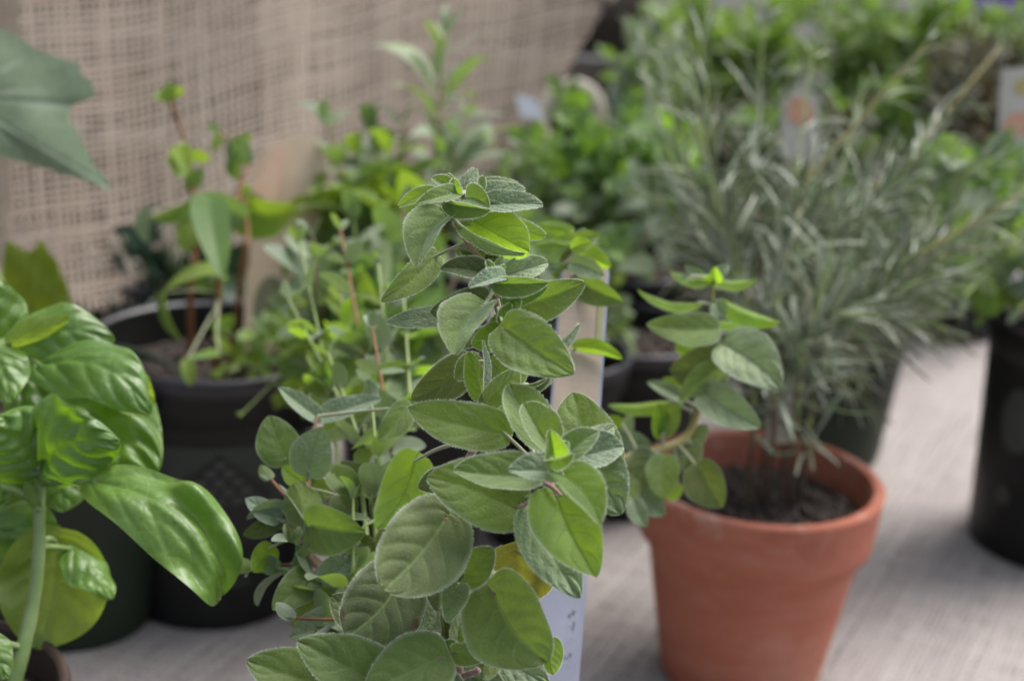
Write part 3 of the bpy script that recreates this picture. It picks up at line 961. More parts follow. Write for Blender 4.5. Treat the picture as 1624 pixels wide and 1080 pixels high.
def needle_mesh(L, wdt, curl, seed, bendx=0):
    X, Y, Z, U, Vv, vein, edge = leaf_arrays(L, wdt, fold=-38, curl=curl, p=.22, q=.3, nu=4, nv=7, bend=bendx, seed=seed)
    mb = MB()
    mb.add(np.stack([X, Y, Z], -1).reshape(-1, 3), grid_faces(4, 7), attrs={'vein': vein.ravel(), 'edge': edge.ravel()})
    me = mb.mesh('needle'); me.materials.append(M['rosemary'])
    return me
needles = [needle_mesh(1.0, .078, c, i, bx) for i, (c, bx) in enumerate([(20, .02), (45, -.03), (-25, .03), (60, 0), (85, .04), (30, -.02), (50, .03), (-15, 0)])]
for k_ in (1, 4, 6):
    needles[k_].materials.clear(); needles[k_].materials.append(M['rosemary_pale'])
rr = random.Random(21)
lim = [300]; rest = []
ros = [  # end px,py,depth, via px,py,depth, nodes, size
    ((1092, 95, .90), (1150, 400, .86), 30, .030, 'stem_green'),
    ((1112, 60, .86), (1140, 330, .85), 26, .030, 'stem_green'),
    ((1300, 20, .92), (1255, 330, .88), 30, .027, 'stem_green'),
    ((1290, 250, .84), (1250, 470, .82), 22, .028, 'stem_tan'),
    ((1470, 70, .90), (1270, 330, .88), 13, .026, 'stem_tan'),
    ((1635, 300, .84), (1400, 440, .84), 26, .028, 'stem_tan'),
    ((1500, 520, .86), (1350, 500, .84), 20, .024, 'stem_green'),
    ((1450, 250, .92), (1330, 430, .88), 26, .028, 'stem_green'),
    ((1365, 150, .96), (1300, 400, .90), 26, .028, 'stem_green'),
    ((1330, 330, .80), (1290, 520, .79), 20, .026, 'stem_green'),
    ((1250, 450, .90), (1230, 600, .84), 16, .026, 'stem_green'),
    ((1560, 400, .90), (1420, 470, .88), 20, .026, 'stem_green'),
    ((1345, 615, .83), (1300, 520, .83), 16, .024, 'stem_green'),
    ((1290, 600, .80), (1275, 520, .80), 14, .024, 'stem_green'),
    ((1215, 600, .80), (1220, 520, .80), 12, .024, 'stem_green'),
    ((1400, 500, .80), (1330, 480, .81), 18, .026, 'stem_green'),
    ((1610, 380, .88), (1450, 420, .87), 24, .028, 'stem_tan'),
    ((1580, 250, .92), (1430, 330, .90), 22, .028, 'stem_green'),
    ((1500, 430, .83), (1400, 470, .83), 20, .026, 'stem_green'),
    ((1010, 60, .95), (1080, 300, .92), 16, .028, 'stem_green'),
    ((1590, 70, .98), (1440, 250, .93), 18, .026, 'stem_tan'),
    ((1560, 340, .86), (1450, 400, .86), 18, .028, 'stem_green'),
    ((1020, 300, .92), (1120, 420, .90), 18, .026, 'stem_green'),
    ((1490, 210, .88), (1380, 330, .88), 18, .028, 'stem_green'),
    ((1210, 40, .95), (1200, 260, .92), 22, .028, 'stem_green'),
    ((1380, 640, .86), (1350, 520, .86), 16, .024, 'stem_green'),
    ((1350, 420, .84), (1290, 540, .82), 22, .026, 'stem_green'),
    ((1180, 330, .88), (1190, 480, .86), 22, .026, 'stem_green'),
    ((1060, 140, .92), (1120, 380, .90), 24, .028, 'stem_green'),

]
mains = []
for k, (bxo, nd1, nd2) in enumerate([(-.004, (1195, 600, .795), (1180, 470, .84)), (.006, (1232, 600, .79), (1235, 450, .82)), (.016, (1268, 610, .79), (1290, 460, .83)),
                                     (.022, (1290, 640, .80), (1345, 500, .84)), (.002, (1215, 580, .82), (1160, 400, .87)), (.012, (1255, 560, .82), (1270, 380, .88))]):
    b = TC + Vector((bxo, rr.uniform(-.004, .010), -.006))
    st_, c_ = stem_obj(tpot, [b, P(*nd1), P(*nd2)], [.0014, .0013, .0011], M['woody'], n=7, res=12, seed=k)
    mains.append(c_)
    nl = [c_[q] + (P(812, 540, .1) - P(812, 540, .2)) * 0 for q in (3, 5, 7, 9, 11)]
    shoot(tpot, nl, [.0013, .0012, .0010], 'stem_green', needles, 11, .026, rr, t0=.05, tilt=20, per=3, jit=.7, name='needle', lim=lim, stuff=rest, small_top=1)
for i, (e, v, n_, sz, sm) in enumerate(ros):
    vp = P(*v)
    mc = min(mains, key=lambda c_: (near_on(c_, vp) - vp).length)
    k0 = min(range(3, len(mc)), key=lambda q: (mc[q] - vp).length)
    k0 = max(4, min(k0, len(mc) - 1) - rr.choice((0, 1, 2)))
    base = mc[k0]
    mid_ = base.lerp(vp, .6) + Vector((rr.gauss(0, .006), rr.gauss(0, .006), 0))
    pth = [base, mid_, P(*e)] if (vp - base).length < .02 else [base, mid_, vp, P(*e)]
    shoot(tpot, pth, [.0012, .0010, .0008, .0005], sm, needles, n_, sz * 1.12, rr,
          t0=.03, tilt=40, per=3, jit=.6, name='needle', lim=lim, stuff=rest, small_top=.6)
join_stuff(tpot, rest, 'needles')

# ------------------------------------------------------------------ black nursery pot at left with printed emblem
M_mint = unit_meshes('mint', 'mint', .58, 4, curl=45, p=.55, q=.7, pucker=.02, wave=.03)
M_round = unit_meshes('round', 'grey', .74, 4, curl=35, p=.45, q=.62)
M_grey = unit_meshes('grey', 'grey', .56, 4, curl=40, p=.5, q=.75)
M['palegrey'] = leaf_mat('pale_grey_leaf', (.33, .40, .30), (.3, .38, .22), (.3, .5, .06), rough=.5, tw=.35, sheen=.3, vein=(.4, .46, .36), vfac=.3, scale=120, blotf=.2)
M_lance = unit_meshes('lance', 'palegrey', .27, 4, curl=55, p=.8, q=1.0)
M_lime = unit_meshes('lime', 'lime', .5, 4, curl=50, p=.6, q=.8)
M_green = unit_meshes('green', 'mint', .72, 4, curl=30, p=.5, q=.6)
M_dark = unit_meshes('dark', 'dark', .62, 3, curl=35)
M_far = unit_meshes('far', 'farmint', .55, 4, curl=40)
M_brown = unit_meshes('brown', 'brownleaf', .5, 3, curl=35)

PF = .835
proot, pc = potted('potted_pepper_seedling', 'black nursery pot with diamond emblem holding spindly seedlings on red stems', 'potted plant', 335, PF, .0625, .142)
rb = .0625 * .74; PH = .142
def prad(z): return rb + (.0625 * .955 - rb) * z / PH
# front of the pot seen from the camera
fa = math.atan2(0 - proot.location.y, 0 - proot.location.x)
def onpot(u, v, h, thick):
    """u arc metres from front centre (right positive), z"""
    z = v
    r_ = prad(z) * 1.0 + thick
    a = fa + u / prad(z)
    return (r_ * math.cos(a), r_ * math.sin(a), z)
def patch(name, poly_rows, mat, thick, parent):
    """poly_rows: list of (z, u0, u1)"""
    mb = MB(); V = []; nu_ = 14
    for (z, a, b) in poly_rows:
        for j in range(nu_): V.append(onpot(a + (b - a) * j / (nu_ - 1), z, 0, thick))
    mb.add(V, grid_faces(nu_, len(poly_rows)))
    return link(name, mb.mesh(name), parent, mat)
pot_body = [c for c in proot.children if c.name.startswith('pot')][0]
patch('label_panel', [(z, -.062, .062) for z in np.linspace(.052, .105, 8)], M['panel'], .0005, pot_body)
rows = []
for k in range(15):
    z = .050 + (.101 - .050) * k / 14
    top = (.101 - z) / (.101 - .079)
    hw_ = .026 if z < .079 else max(.0008, .026 * top)
    rows.append((z, .004 - hw_, .004 + hw_))
patch('emblem', rows, M['emblem'], .0010, pot_body)
for (ry, n_) in ((.0965, 1), (.0915, 2), (.0862, 3), (.081, 4), (.0758, 5)):
    for j in range(n_):
        u0 = .004 + (j - (n_ - 1) / 2) * .0088
        rws = []
        for q in range(7):
            a = PI * (q + .02) / 6.04
            rws.append((ry - math.cos(a) * .0021, u0 - math.sin(a) * .0031 - .0002, u0 + math.sin(a) * .0031 + .0002))
        patch('emblem_cell', rws, M['cell'], .0014, pot_body)
for k, (z, a, b) in enumerate([(.0325, -.012, .017), (.0275, -.006, .020), (.040, -.034, -.027)]):
    patch('print_line', [(z - .0012, a, b), (z, a, b), (z + .0012, a, b)], M['panel'], .0006, pot_body)
rr = random.Random(4)
def S(r_, pts, rad, mat, **k): return stem_obj(r_, pts, rad, M[mat], **k)
s1, c1 = S(proot, [pc + Vector((-.008, -.012, -.004)), P(302, 470, .84), P(310, 380, .83), P(298, 250, .83), P(270, 160, .82), P(266, 150, .82)], [.0019, .0017, .0014, .0011, .0009, .0008], 'stem_red')
s2, c2 = S(proot, [pc + Vector((.004, -.012, -.004)), P(345, 480, .84), P(352, 420, .84), P(372, 330, .84), P(395, 260, .85)], [.0019, .0016, .0014, .001, .0008], 'stem_red')
s3, c3 = S(proot, [pc + Vector((.008, -.004, -.004)), P(385, 420, .85), P(392, 360, .85), P(372, 240, .86), P(345, 208, .86)], [.0014, .0013, .001, .0007, .0005], 'stem_red')
def qleaf(stem, root, poly, bx, by, tx_, ty_, wpx, d, dz, roll, fold, curl, flip, mk, **k):
    return hero_leaf(stem, Vector(root.location), poly, (bx, by, tx_, ty_, wpx, d, dz, roll, fold, curl, flip, mk, k), rr.randrange(9999), hair=False, nu=11, nv=16)
for (st_, c_, L_) in [
    (s1, c1, [(305, 318, 240, 345, 26, .83, -.01, -40, 10, 70, 0, 'mint'), (240, 330, 234, 385, 24, .82, .0, 50, 20, 30, 0, 'grey'),
              (300, 300, 322, 268, 26, .83, .0, 0, 10, 30, 0, 'mint'), (330, 312, 352, 445, 56, .80, -.02, -15, 14, 45, 0, 'mint'),
              (330, 316, 390, 345, 60, .81, .01, 30, 20, 50, 0, 'grey'), (312, 350, 290, 400, 40, .83, 0, 0, 5, 30, 0, 'lime'),
              (300, 240, 262, 258, 26, .83, 0, 40, 0, 30, 1, 'lime'), (300, 245, 334, 252, 20, .82, 0, 40, 0, 30, 1, 'lime'),
              (288, 235, 285, 282, 34, .82, 0, 0, 10, 60, 1, 'lime'), (280, 232, 300, 280, 30, .82, -.01, 0, 10, 60, 0, 'lime'),
              (268, 152, 243, 150, 22, .82, 0, 60, 0, 30, 1, 'lime'), (268, 152, 292, 140, 20, .82, 0, 60, 0, 30, 1, 'lime'),
              (266, 160, 264, 134, 24, .82, 0, 0, 10, 10, 0, 'lime'), (262, 158, 276, 132, 20, .815, 0, 0, 10, 10, 0, 'lime')]),
    (s2, c2, [(372, 330, 440, 375, 70, .86, .02, 20, 10, 40, 1, 'lime'), (360, 330, 470, 330, 60, .87, .02, 30, 15, 60, 0, 'lime'),
              (352, 440, 262, 460, 22, .84, -.02, 40, 20, 80, 0, 'lime'), (262, 462, 290, 540, 18, .83, 0, 60, 30, 40, 0, 'lime'),
              (345, 460, 300, 450, 22, .84, 0, 0, 10, 40, 0, 'mint'), (395, 262, 385, 215, 14, .85, 0, 30, 10, 20, 0, 'mint'),
              (348, 560, 296, 570, 14, .80, -.02, 30, 10, 40, 0, 'mint'), (296, 570, 302, 612, 24, .80, 0, 0, 10, 30, 0, 'lime'),
              (348, 470, 340, 420, 20, .84, 0, 30, 10, 20, 0, 'grey'), (340, 520, 372, 500, 26, .84, 0, 30, 10, 20, 0, 'mint')]),
    (s3, c3, [(372, 238, 398, 214, 22, .86, 0, 30, 10, 40, 1, 'lime'), (365, 225, 395, 262, 26, .86, 0, 40, 10, 70, 0, 'grey'),
              (345, 208, 328, 200, 16, .86, 0, 20, 10, 30, 0, 'mint'), (352, 215, 335, 240, 16, .86, 0, 20, 10, 30, 0, 'lime'),
              (376, 245, 378, 285, 22, .85, 0, 50, 10, 60, 0, 'mint'), (380, 300, 400, 300, 18, .85, 0, 20, 10, 20, 0, 'mint')])]:
    for a in L_: qleaf(st_, proot, c_, *a)
for k in range(9):      # thin creeping shoots over the soil at right
    b = soilpt(pc + Vector((.022, 0, .002)), .03, rr)
    e = P(rr.uniform(400, 520), rr.uniform(480, 640), rr.uniform(.80, .88))
    shoot(proot, arch(b, e, rr, .5), [.0008, .0006, .0004], 'stem_green', M_mint if k % 2 else M_lime, 6, .013, rr, tilt=20)
shoot(proot, [pc + Vector((.03, -.02, 0)), P(460, 580, .80), P(385, 655, .77)], [.0006, .0005, .0004], 'stem_green', M_mint, 3, .008, rr)

# ------------------------------------------------------------------ dark green pot and its big lobed leaves (left edge)
gx = wx(98, .80, .13)
groot = empty('potted_grape_vine', (gx, .80, .0014), 'dark green pot at left with large grey green lobed leaf reaching over the basil', 'potted plant')
nursery_pot(groot, .058, .128, M['darkgreen'], seed=7)
gc = Vector((gx, .80, .112))
def lobed(name, base, tip, widest, d, dz, roll, mk, root, stemo, poly, lobes, seed=0, flip=False, curl=20, pm='stem_green'):
    B = P(*base, d); T = P(*tip, d + dz); L = (T - B).length
    c = (Vector((0, 0, CAM_H)) - (B + T) / 2).normalized()
    Fm = frame(T - B, -c if flip else c, R(roll))
    n, k = 120, 14
    V = [(0, 0, 0)]; U = [0]
    for i in range(1, k + 1):
        for j in range(n):
            a = 2 * PI * j / n
            rad = .42
            for (la, lr, lw) in lobes:
                da = (a - la + PI) % (2 * PI) - PI
                rad = max(rad, lr * max(0, 1 - (abs(da) / lw) ** 1.25))
            rad *= 1 + .045 * math.sin(a * 17 + seed) + .03 * math.sin(a * 29 + 2)
            q = i / k * rad * L
            x, y = q * math.sin(a), q * math.cos(a)
            vn = 0
            for (la, lr, lw) in lobes:
                dx = abs(x * math.cos(la) - y * math.sin(la))
                if x * math.sin(la) + y * math.cos(la) > 0: vn = max(vn, math.exp(-(dx / (L * .012)) ** 2))
            z = -curl / 90 * (q / L) ** 2 * L * .5 + L * .03 * math.sin(x / L * 9 + 1) * math.sin(y / L * 8) - vn * L * .012 + .02 * L * (i / k) ** 2 * math.sin(5 * a)
            V.append((x, y, z)); U.append(vn)
    T3 = [(0, 1 + (j + 1) % n, 1 + j) for j in range(n)]
    Q = []
    for i in range(k - 1):
        for j in range(n):
            a = 1 + i * n + j; b = 1 + i * n + (j + 1) % n
            Q.append((a, b, b + n, a + n))
    mb = MB(); mb.add(V, Q, T3, attrs={'vein': np.array(U), 'ls': np.ones(len(V)), 'sp': np.full(len(V), .5)})
    q = near_on(poly, B)
    loc = np.array(Fm.transposed() @ (q - B))
    tube(mb, spline([np.zeros(3), loc * .5 + np.array([0, 0, -.01]), loc], 10), [.0014, .0016, .002], 7, m=1)
    me = mb.mesh('leaf'); me.materials.append(M[mk]); me.materials.append(M[pm])
    o = link('leaf', me, stemo)
    o.matrix_basis = Matrix.Translation(B - root.location) @ Fm.to_4x4()
gs, gp = S(groot, [gc + Vector((-.01, 0, -.004)), gc + Vector((-.04, .02, .07)), P(-90, 300, .86), P(-150, 120, .86)], [.003, .0028, .0022, .0016], 'stem_green')
def outline_leaf(root, stemo, poly, outline, centre, d, dz, mk, ribs, pet, curl=.0, seed=0, tilt=0.0):
    """leaf with a measured outline: px points, own depth, veins from centre to the listed rib tips"""
    n, k = 96, 16
    pts = np.array(outline + [outline[0]], float)
    seg = np.r_[0, np.cumsum(np.hypot(*np.diff(pts, axis=0).T))]
    tt = np.linspace(0, seg[-1], n, endpoint=False)
    ox = np.interp(tt, seg, pts[:, 0]); oy = np.interp(tt, seg, pts[:, 1])
    r_ = random.Random(seed)
    V, U = [], []
    cx, cy = centre
    S_ = max(np.hypot(ox - cx, oy - cy))
    c3_ = (Vector((0, 0, CAM_H)) - P(cx, cy, d)).normalized()
    for i in range(k + 1):
        for j in range(n):
            q = i / k
            jag = 1 + (.010 * math.sin(j * 2.1) + .016 * math.sin(j * .9 + 1)) * q ** 3
            x, y = cx + (ox[j] - cx) * q * jag, cy + (oy[j] - cy) * q * jag
            vn = 0
            for (rx, ry) in ribs:
                L2 = (rx - cx) ** 2 + (ry - cy) ** 2
                t = max(0, min(1, ((x - cx) * (rx - cx) + (y - cy) * (ry - cy)) / L2))
                dd = math.hypot(x - cx - t * (rx - cx), y - cy - t * (ry - cy))
                vn = max(vn, math.exp(-(dd / (3.2 * (1.3 - t))) ** 2))
            h = .0035 * math.sin((x + y * .6) / S_ * 6 + seed) * q + .002 * math.sin(x / S_ * 13) * math.cos(y / S_ * 11) - .0008 * vn - curl * q * q
            p = P(x, y, d + dz * (x - cx) / S_ + tilt * (cy - y) / S_) + c3_ * h
            V.append(tuple(p - root.location)); U.append(vn)
    mb = MB(); V = np.array(V)
    mb.add(V, grid_faces(n, k + 1, True), attrs={'vein': np.array(U)})
    q = near_on(poly, P(cx, cy, d))
    b = P(*pet) if pet else P(cx, cy, d)
    tube(mb, spline([np.array(P(cx, cy, d) - root.location), np.array(b - root.location), np.array(near_on(poly, b) - root.location)], 10), [.0014, .0016, .002], 7, m=1)
    me = mb.mesh('leaf'); me.materials.append(M[mk]); me.materials.append(M['stem_green'])
    return link('leaf', me, stemo)
outline_leaf(groot, gs, gp, [(-60, 20), (0, 44), (60, 78), (126, 104), (153, 138), (146, 156), (118, 166), (110, 178), (128, 226), (152, 262), (179, 303), (120, 282), (60, 264), (0, 248), (-80, 246), (-190, 270), (-150, 180), (-210, 90), (-110, 70)],
             (-70, 150), .80, -.02, 'squash', [(179, 303), (153, 138), (-60, 20), (-190, 270), (-210, 90), (60, 80), (60, 262), (118, 172)], None, .004, 1, .05)
outline_leaf(groot, gs, gp, [(8, 388), (20, 382), (46, 402), (62, 380), (84, 404), (104, 448), (118, 490), (104, 530), (60, 590), (22, 560), (8, 500), (2, 440)],
             (48, 560), .88, 0, 'backlit', [(20, 384), (64, 384), (116, 490)], (20, 620, .86), .0, 2)
# ------------------------------------------------------------------ dark background plant under the drape
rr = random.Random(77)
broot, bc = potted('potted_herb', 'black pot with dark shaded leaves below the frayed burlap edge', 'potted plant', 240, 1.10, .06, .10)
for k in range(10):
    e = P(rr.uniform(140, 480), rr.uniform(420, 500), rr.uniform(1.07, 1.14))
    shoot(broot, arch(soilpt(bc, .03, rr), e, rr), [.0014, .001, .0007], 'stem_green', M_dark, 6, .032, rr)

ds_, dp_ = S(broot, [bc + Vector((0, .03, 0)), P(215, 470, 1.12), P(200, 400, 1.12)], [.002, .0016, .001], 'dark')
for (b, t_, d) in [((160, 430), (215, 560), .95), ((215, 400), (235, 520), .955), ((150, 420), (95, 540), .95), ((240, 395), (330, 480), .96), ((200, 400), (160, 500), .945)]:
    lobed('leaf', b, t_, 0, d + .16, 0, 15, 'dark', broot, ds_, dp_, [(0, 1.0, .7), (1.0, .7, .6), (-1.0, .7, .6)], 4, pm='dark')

# ------------------------------------------------------------------ middle herb bush (pot 2)
rr = random.Random(12)
oroot, oc = potted('potted_marjoram', 'small black pot with bushy grey green herb just behind the sharp oregano', 'potted plant', 668, .845, .043, .122)
ends = [((495, 372, .76), (520, 520, .80), M_grey, 6, .022), ((470, 385, .79), (530, 600, .80), M_grey, 6, .020), ((560, 350, .80), (590, 520, .82), M_round, 7, .024),
        ((640, 330, .82), (620, 520, .82), M_round, 7, .024), ((600, 390, .78), (625, 560, .79), M_grey, 7, .022),
        ((540, 430, .80), (580, 580, .81), M_green, 6, .022), ((690, 360, .84), (660, 520, .84), M_mint, 7, .024),
        ((470, 480, .80), (560, 600, .80), M_mint, 5, .018), ((590, 470, .84), (620, 600, .84), M_green, 6, .024),
        ((740, 400, .84), (690, 520, .84), M_grey, 7, .022), ((520, 560, .79), (560, 640, .80), M_grey, 5, .017), ((660, 450, .80), (650, 570, .81), M_green, 6, .022)]
for i, (e, v, ms_, n_, sz) in enumerate(ends):
    shoot(oroot, [soilpt(oc, .022, rr), P(*v), P(*e)], [.0013, .0011, .0007], 'stem_pink' if i % 3 == 0 else 'stem_green', ms_, n_ + 1, sz, rr, t0=.3)

for k in range(12):
    e = P(rr.uniform(415, 640), rr.uniform(430, 640), rr.uniform(.72, .80))
    shoot(oroot, arch(soilpt(oc, .03, rr), e, rr, .5), [.0012, .0009, .0006], 'stem_green', (M_mint, M_grey, M_lime, M_green)[k % 4], 5, .020, rr, t0=.4, tilt=20)

# thin-leaved verbena behind
rr = random.Random(31)
vroot, vc = potted('potted_verbena', 'tall herb with narrow pale leaves rising in front of the burlap', 'potted plant', 650, 1.0, .05, .12)
vs = [((703, 62, .95), (690, 300, .97), 8, .044), ((640, 200, .95), (640, 400, .97), 6, .034), ((735, 190, .97), (700, 350, .98), 6, .036), ((590, 210, .96), (620, 380, .97), 6, .034),
      ((520, 200, .94), (570, 400, .96), 5, .034), ((560, 290, .92), (600, 420, .94), 4, .034)]
for i, (e, v, n_, sz) in enumerate(vs):
    shoot(vroot, [soilpt(vc, .02, rr), P(*v), P(*e)], [.0016, .0013, .0008], 'stem_tan', M_lance if i < 3 else M_grey, n_, sz, rr, t0=.45, tilt=22, per=3)
for i, (e, v, n_, sz) in enumerate([((620, 250, .92), (610, 400, .94), 5, .04), ((650, 290, .9), (630, 420, .92), 5, .038), ((510, 300, .92), (560, 430, .94), 5, .04), ((570, 250, .93), (600, 400, .94), 5, .036)]):
    shoot(vroot, [soilpt(vc, .02, rr), P(*v), P(*e)], [.0016, .0013, .0008], 'stem_green', M_lime, n_, sz, rr, t0=.5, tilt=10)

# tan plant tag behind the seedlings
def tagcard(name, label, corners, thick, mat, group='plant tags standing among the pots', cat='plant tag', pieces=()):
    """corners px in order (tl, tr, br, bl[, ...]) with depth each"""
    C3 = [P(*corners[0]), P(*corners[1]), P(*corners[-1])]
    n0 = (C3[1] - C3[0]).cross(C3[2] - C3[0]).normalized()
    def onpl(px, py, d=0):
        o_ = Vector((0, 0, CAM_H)); r_ = P(px, py, 1) - o_
        return o_ + r_ * ((C3[0] - o_).dot(n0) / r_.dot(n0))
    tagcard.onpl = onpl
    C = [onpl(*c) for c in corners]
    root = empty(name, C[-1], label, cat, group)
    nrm = (C[1] - C[0]).cross(C[-1] - C[0]).normalized()
    if nrm.dot(Vector((0, 0, CAM_H)) - C[0]) < 0: nrm = -nrm
    def slab(pts, off, th, nm, m):
        n = len(pts)
        A = [p - root.location + nrm * (off + th) for p in pts]; Bk = [p - root.location + nrm * off for p in pts]
        mb = MB()
        me = bpy.data.meshes.new(nm)
        fs = [tuple(range(n)), tuple(reversed(range(n, 2 * n)))] + [(i, i + n, (i + 1) % n + n, (i + 1) % n) for i in range(n)]
        me.from_pydata([tuple(v) for v in A + Bk], [], fs); me.update()
        import bmesh
        bm = bmesh.new(); bm.from_mesh(me); bmesh.ops.recalc_face_normals(bm, faces=bm.faces); bm.to_mesh(me); bm.free()
        return link(nm, me, root, m)
    slab(C, 0, thick, 'card', mat)
    # pieces given in the card's own coordinates: origin corner 0, u to corner 1, v to the last corner
    U = C[1] - C[0]; Vd = C[-1] - C[0]
    for (nm, pts, m) in pieces:
        slab([C[0] + U * a + Vd * b for a, b in pts], thick + .00002, .0002, nm, m)
    return root
def ell(cu, cv, ru, rv, n=20, a0=0, a1=2 * PI):
    return [(cu + ru * math.cos(a0 + (a1 - a0) * k / n), cv + rv * math.sin(a0 + (a1 - a0) * k / n)) for k in range(n)]
tanm = plain('tan_card', (.66, .50, .36), (.74, .58, .43), .6, 40, .05)
peach = plain('peach_print', (.80, .52, .36), (.84, .60, .44), .6, 60, .05)
olive = plain('olive_print', (.16, .18, .1), (.3, .27, .17), .6, 60, .05)
tagcard('plant_tag', 'tan card tag with rounded peach top standing behind the red stemmed seedlings', [
    (404, 262, .93), (426, 228, .93), (470, 214, .93), (503, 218, .93), (514, 240, .93), (508, 330, .93), (478, 575, .93), (385, 575, .93)], .0006, tanm, pieces=[])
tg = tagcard('plant_tag', 'faded round tag with olive print low among the seedling stems', [(392, 425, .915), (470, 425, .915), (462, 560, .915), (384, 560, .915)], .0006, tanm,
    pieces=[('printed_leaf', ell(.5, .45, .33, .36), olive)])
tagcard('plant_tag', 'peach strip tag leaning against the burlap left of the bushy herbs', [(398, 300, .925), (440, 232, .925), (452, 246, .925), (436, 330, .925)], .0006, peach)

# ------------------------------------------------------------------ green mint group at the back centre
rr = random.Random(41)
def bush(px, F, r, h, label, name, cat, areas, potmat='black', group='potted herbs in rows behind the front plants'):
    """areas: (n, x0,x1,y0,y1,d0,d1, meshes, nodes, size, stemmat)"""
    root, c = potted(name, label, cat, px, F, r, h, potmat, group)
    lim_ = [300]; rest_ = []
    for (n_, x0, x1, y0, y1, d0, d1, ms_, nd, sz, sm) in areas:
        for k in range(n_):
            e = P(x0 + (x1 - x0) * (k + rr.random()) / n_, rr.uniform(y0, y1), rr.uniform(d0, d1))
            shoot(root, arch(soilpt(c, r * .6, rr), e, rr, .4), [.0015, .0011, .0007], sm, ms_, nd, sz, rr, t0=.3, lim=lim_, stuff=rest_)
    join_stuff(root, rest_, 'leaves')
    return root
bush(985, 1.10, .062, .125, 'black pot of leafy green mint left of the rosemary', 'potted_mint', 'potted plant',
     [(9, 820, 1060, 200, 300, 1.02, 1.15, M_mint, 7, .026, 'stem_green'), (6, 830, 1010, 290, 360, 1.0, 1.1, M_grey, 6, .026, 'stem_green'),
      (6, 930, 1070, 190, 250, 1.02, 1.12, M_green, 6, .028, 'stem_green'), (3, 760, 860, 190, 300, 1.05, 1.15, M_grey, 6, .026, 'stem_red')])
bush(880, .93, .043, .115, 'short green herb in a black pot behind the tall plant tag', 'potted_herb', 'potted plant',
     [(7, 800, 990, 350, 420, .86, .95, M_round, 5, .024, 'stem_green'), (5, 820, 980, 370, 440, .84, .92, M_green, 5, .022, 'stem_green')])
bush(1000, .99, .05, .11, 'empty looking black pot with few low sprigs right of the tall plant tag', 'potted_herb', 'potted plant',
     [(2, 940, 1010, 500, 560, .95, .97, M_round, 2, .016, 'stem_green')])
# fibre pot lying on its side, its mouth towards the viewer
fr_ = empty('fibre_pot', P(905, 190, 1.32), 'pale fibre pot tipped on its side showing a round dark mouth below the burlap corner', 'pot')
mb = MB()
lathe(mb, [(.017, -.05), (.022, -.045), (.029, -.002), (.0295, .001), (.028, .0025), (.019, .0015), (.018, -.002), (.016, -.03)], 40, wob=.05)
o = link('pot', mb.mesh('pot'), fr_, M['fibre'])
fr_.rotation_euler = (R(-72), R(8), R(14)); fr_.rotation_euler = ((Vector((0, 0, CAM_H + .15)) - fr_.location).normalized().to_track_quat('Z', 'Y')).to_euler()
mb = MB(); lathe(mb, [(.0004, -.022), (.010, -.024), (.0158, -.026)], 30, wob=.05)
link('soil', mb.mesh('soil'), fr_, M['soil'])
def sprig(root, spots, ms_, d, s):
    for (a, b) in spots:
        shoot(root, [a, a.lerp(b, .5) + Vector((0, 0, .005)), b], [.0009, .0007, .0004], 'stem_green', ms_, 4, s, rr)
rr = random.Random(51)
# shared world offset: sprig grown inside the mouth, built as its own small plant
sp = empty('herb_sprig', P(905, 200, 1.29), 'small green sprig growing out of the tipped fibre pot', 'plant')
sprig(sp, [(P(900, 185, 1.31), P(890, 150, 1.27)), (P(905, 190, 1.31), P(925, 175, 1.27)), (P(905, 190, 1.31), P(900, 170, 1.26))], M_green, 1.3, .016)
tagcard('plant_tag', 'small pale blue white tag at the burlap edge above the mint', [(818, 150, 1.2), (850, 158, 1.2), (862, 190, 1.2), (826, 186, 1.2)], .0006, M['white'])
tagcard('plant_tag', 'small white tag between the burlap corner and the rosemary', [(968, 112, 1.25), (1003, 112, 1.25), (1003, 190, 1.25), (968, 190, 1.25)], .0006, M['white'])

# ------------------------------------------------------------------ dark green pot behind the terracotta pot
bush(1318, 1.09, .062, .125, 'dark green pot hidden behind the rosemary with brownish thyme', 'potted_thyme', 'potted plant',
     [(12, 1100, 1330, 280, 420, 1.02, 1.12, M_brown, 10, .014, 'stem_red'), (8, 1060, 1300, 380, 480, 1.0, 1.08, M_brown, 8, .014, 'stem_red'),
      (6, 1180, 1420, 300, 420, 1.0, 1.1, M_grey, 7, .018, 'stem_green')], 'darkgreen')

# ------------------------------------------------------------------ far rows
bush(1180, 1.55, .07, .13, 'light green herb mound at the back above the rosemary', 'potted_herb', 'potted plant',
     [(12, 1040, 1300, -30, 60, 1.48, 1.62, M_far, 9, .030, 'stem_green'), (10, 1040, 1300, 40, 140, 1.45, 1.6, M_far, 8, .030, 'stem_green')])
bush(1400, 1.50, .07, .13, 'bright green herb mound at the back right of centre', 'potted_herb', 'potted plant',
     [(14, 1300, 1540, -50, 50, 1.42, 1.58, M_far, 9, .030, 'stem_green'), (12, 1300, 1500, 40, 170, 1.4, 1.55, M_far, 8, .032, 'stem_green'), (6, 1320, 1500, 160, 240, 1.36, 1.45, M_green, 6, .03, 'stem_green')])
bush(1530, 1.38, .06, .12, 'brown green thyme bush with dusky tips at the back right', 'potted_thyme', 'potted plant',
     [(16, 1470, 1620, 40, 110, 1.28, 1.42, M_brown, 11, .020, 'stem_red'), (12, 1470, 1600, 110, 200, 1.26, 1.36, M_brown, 9, .020, 'stem_red')])
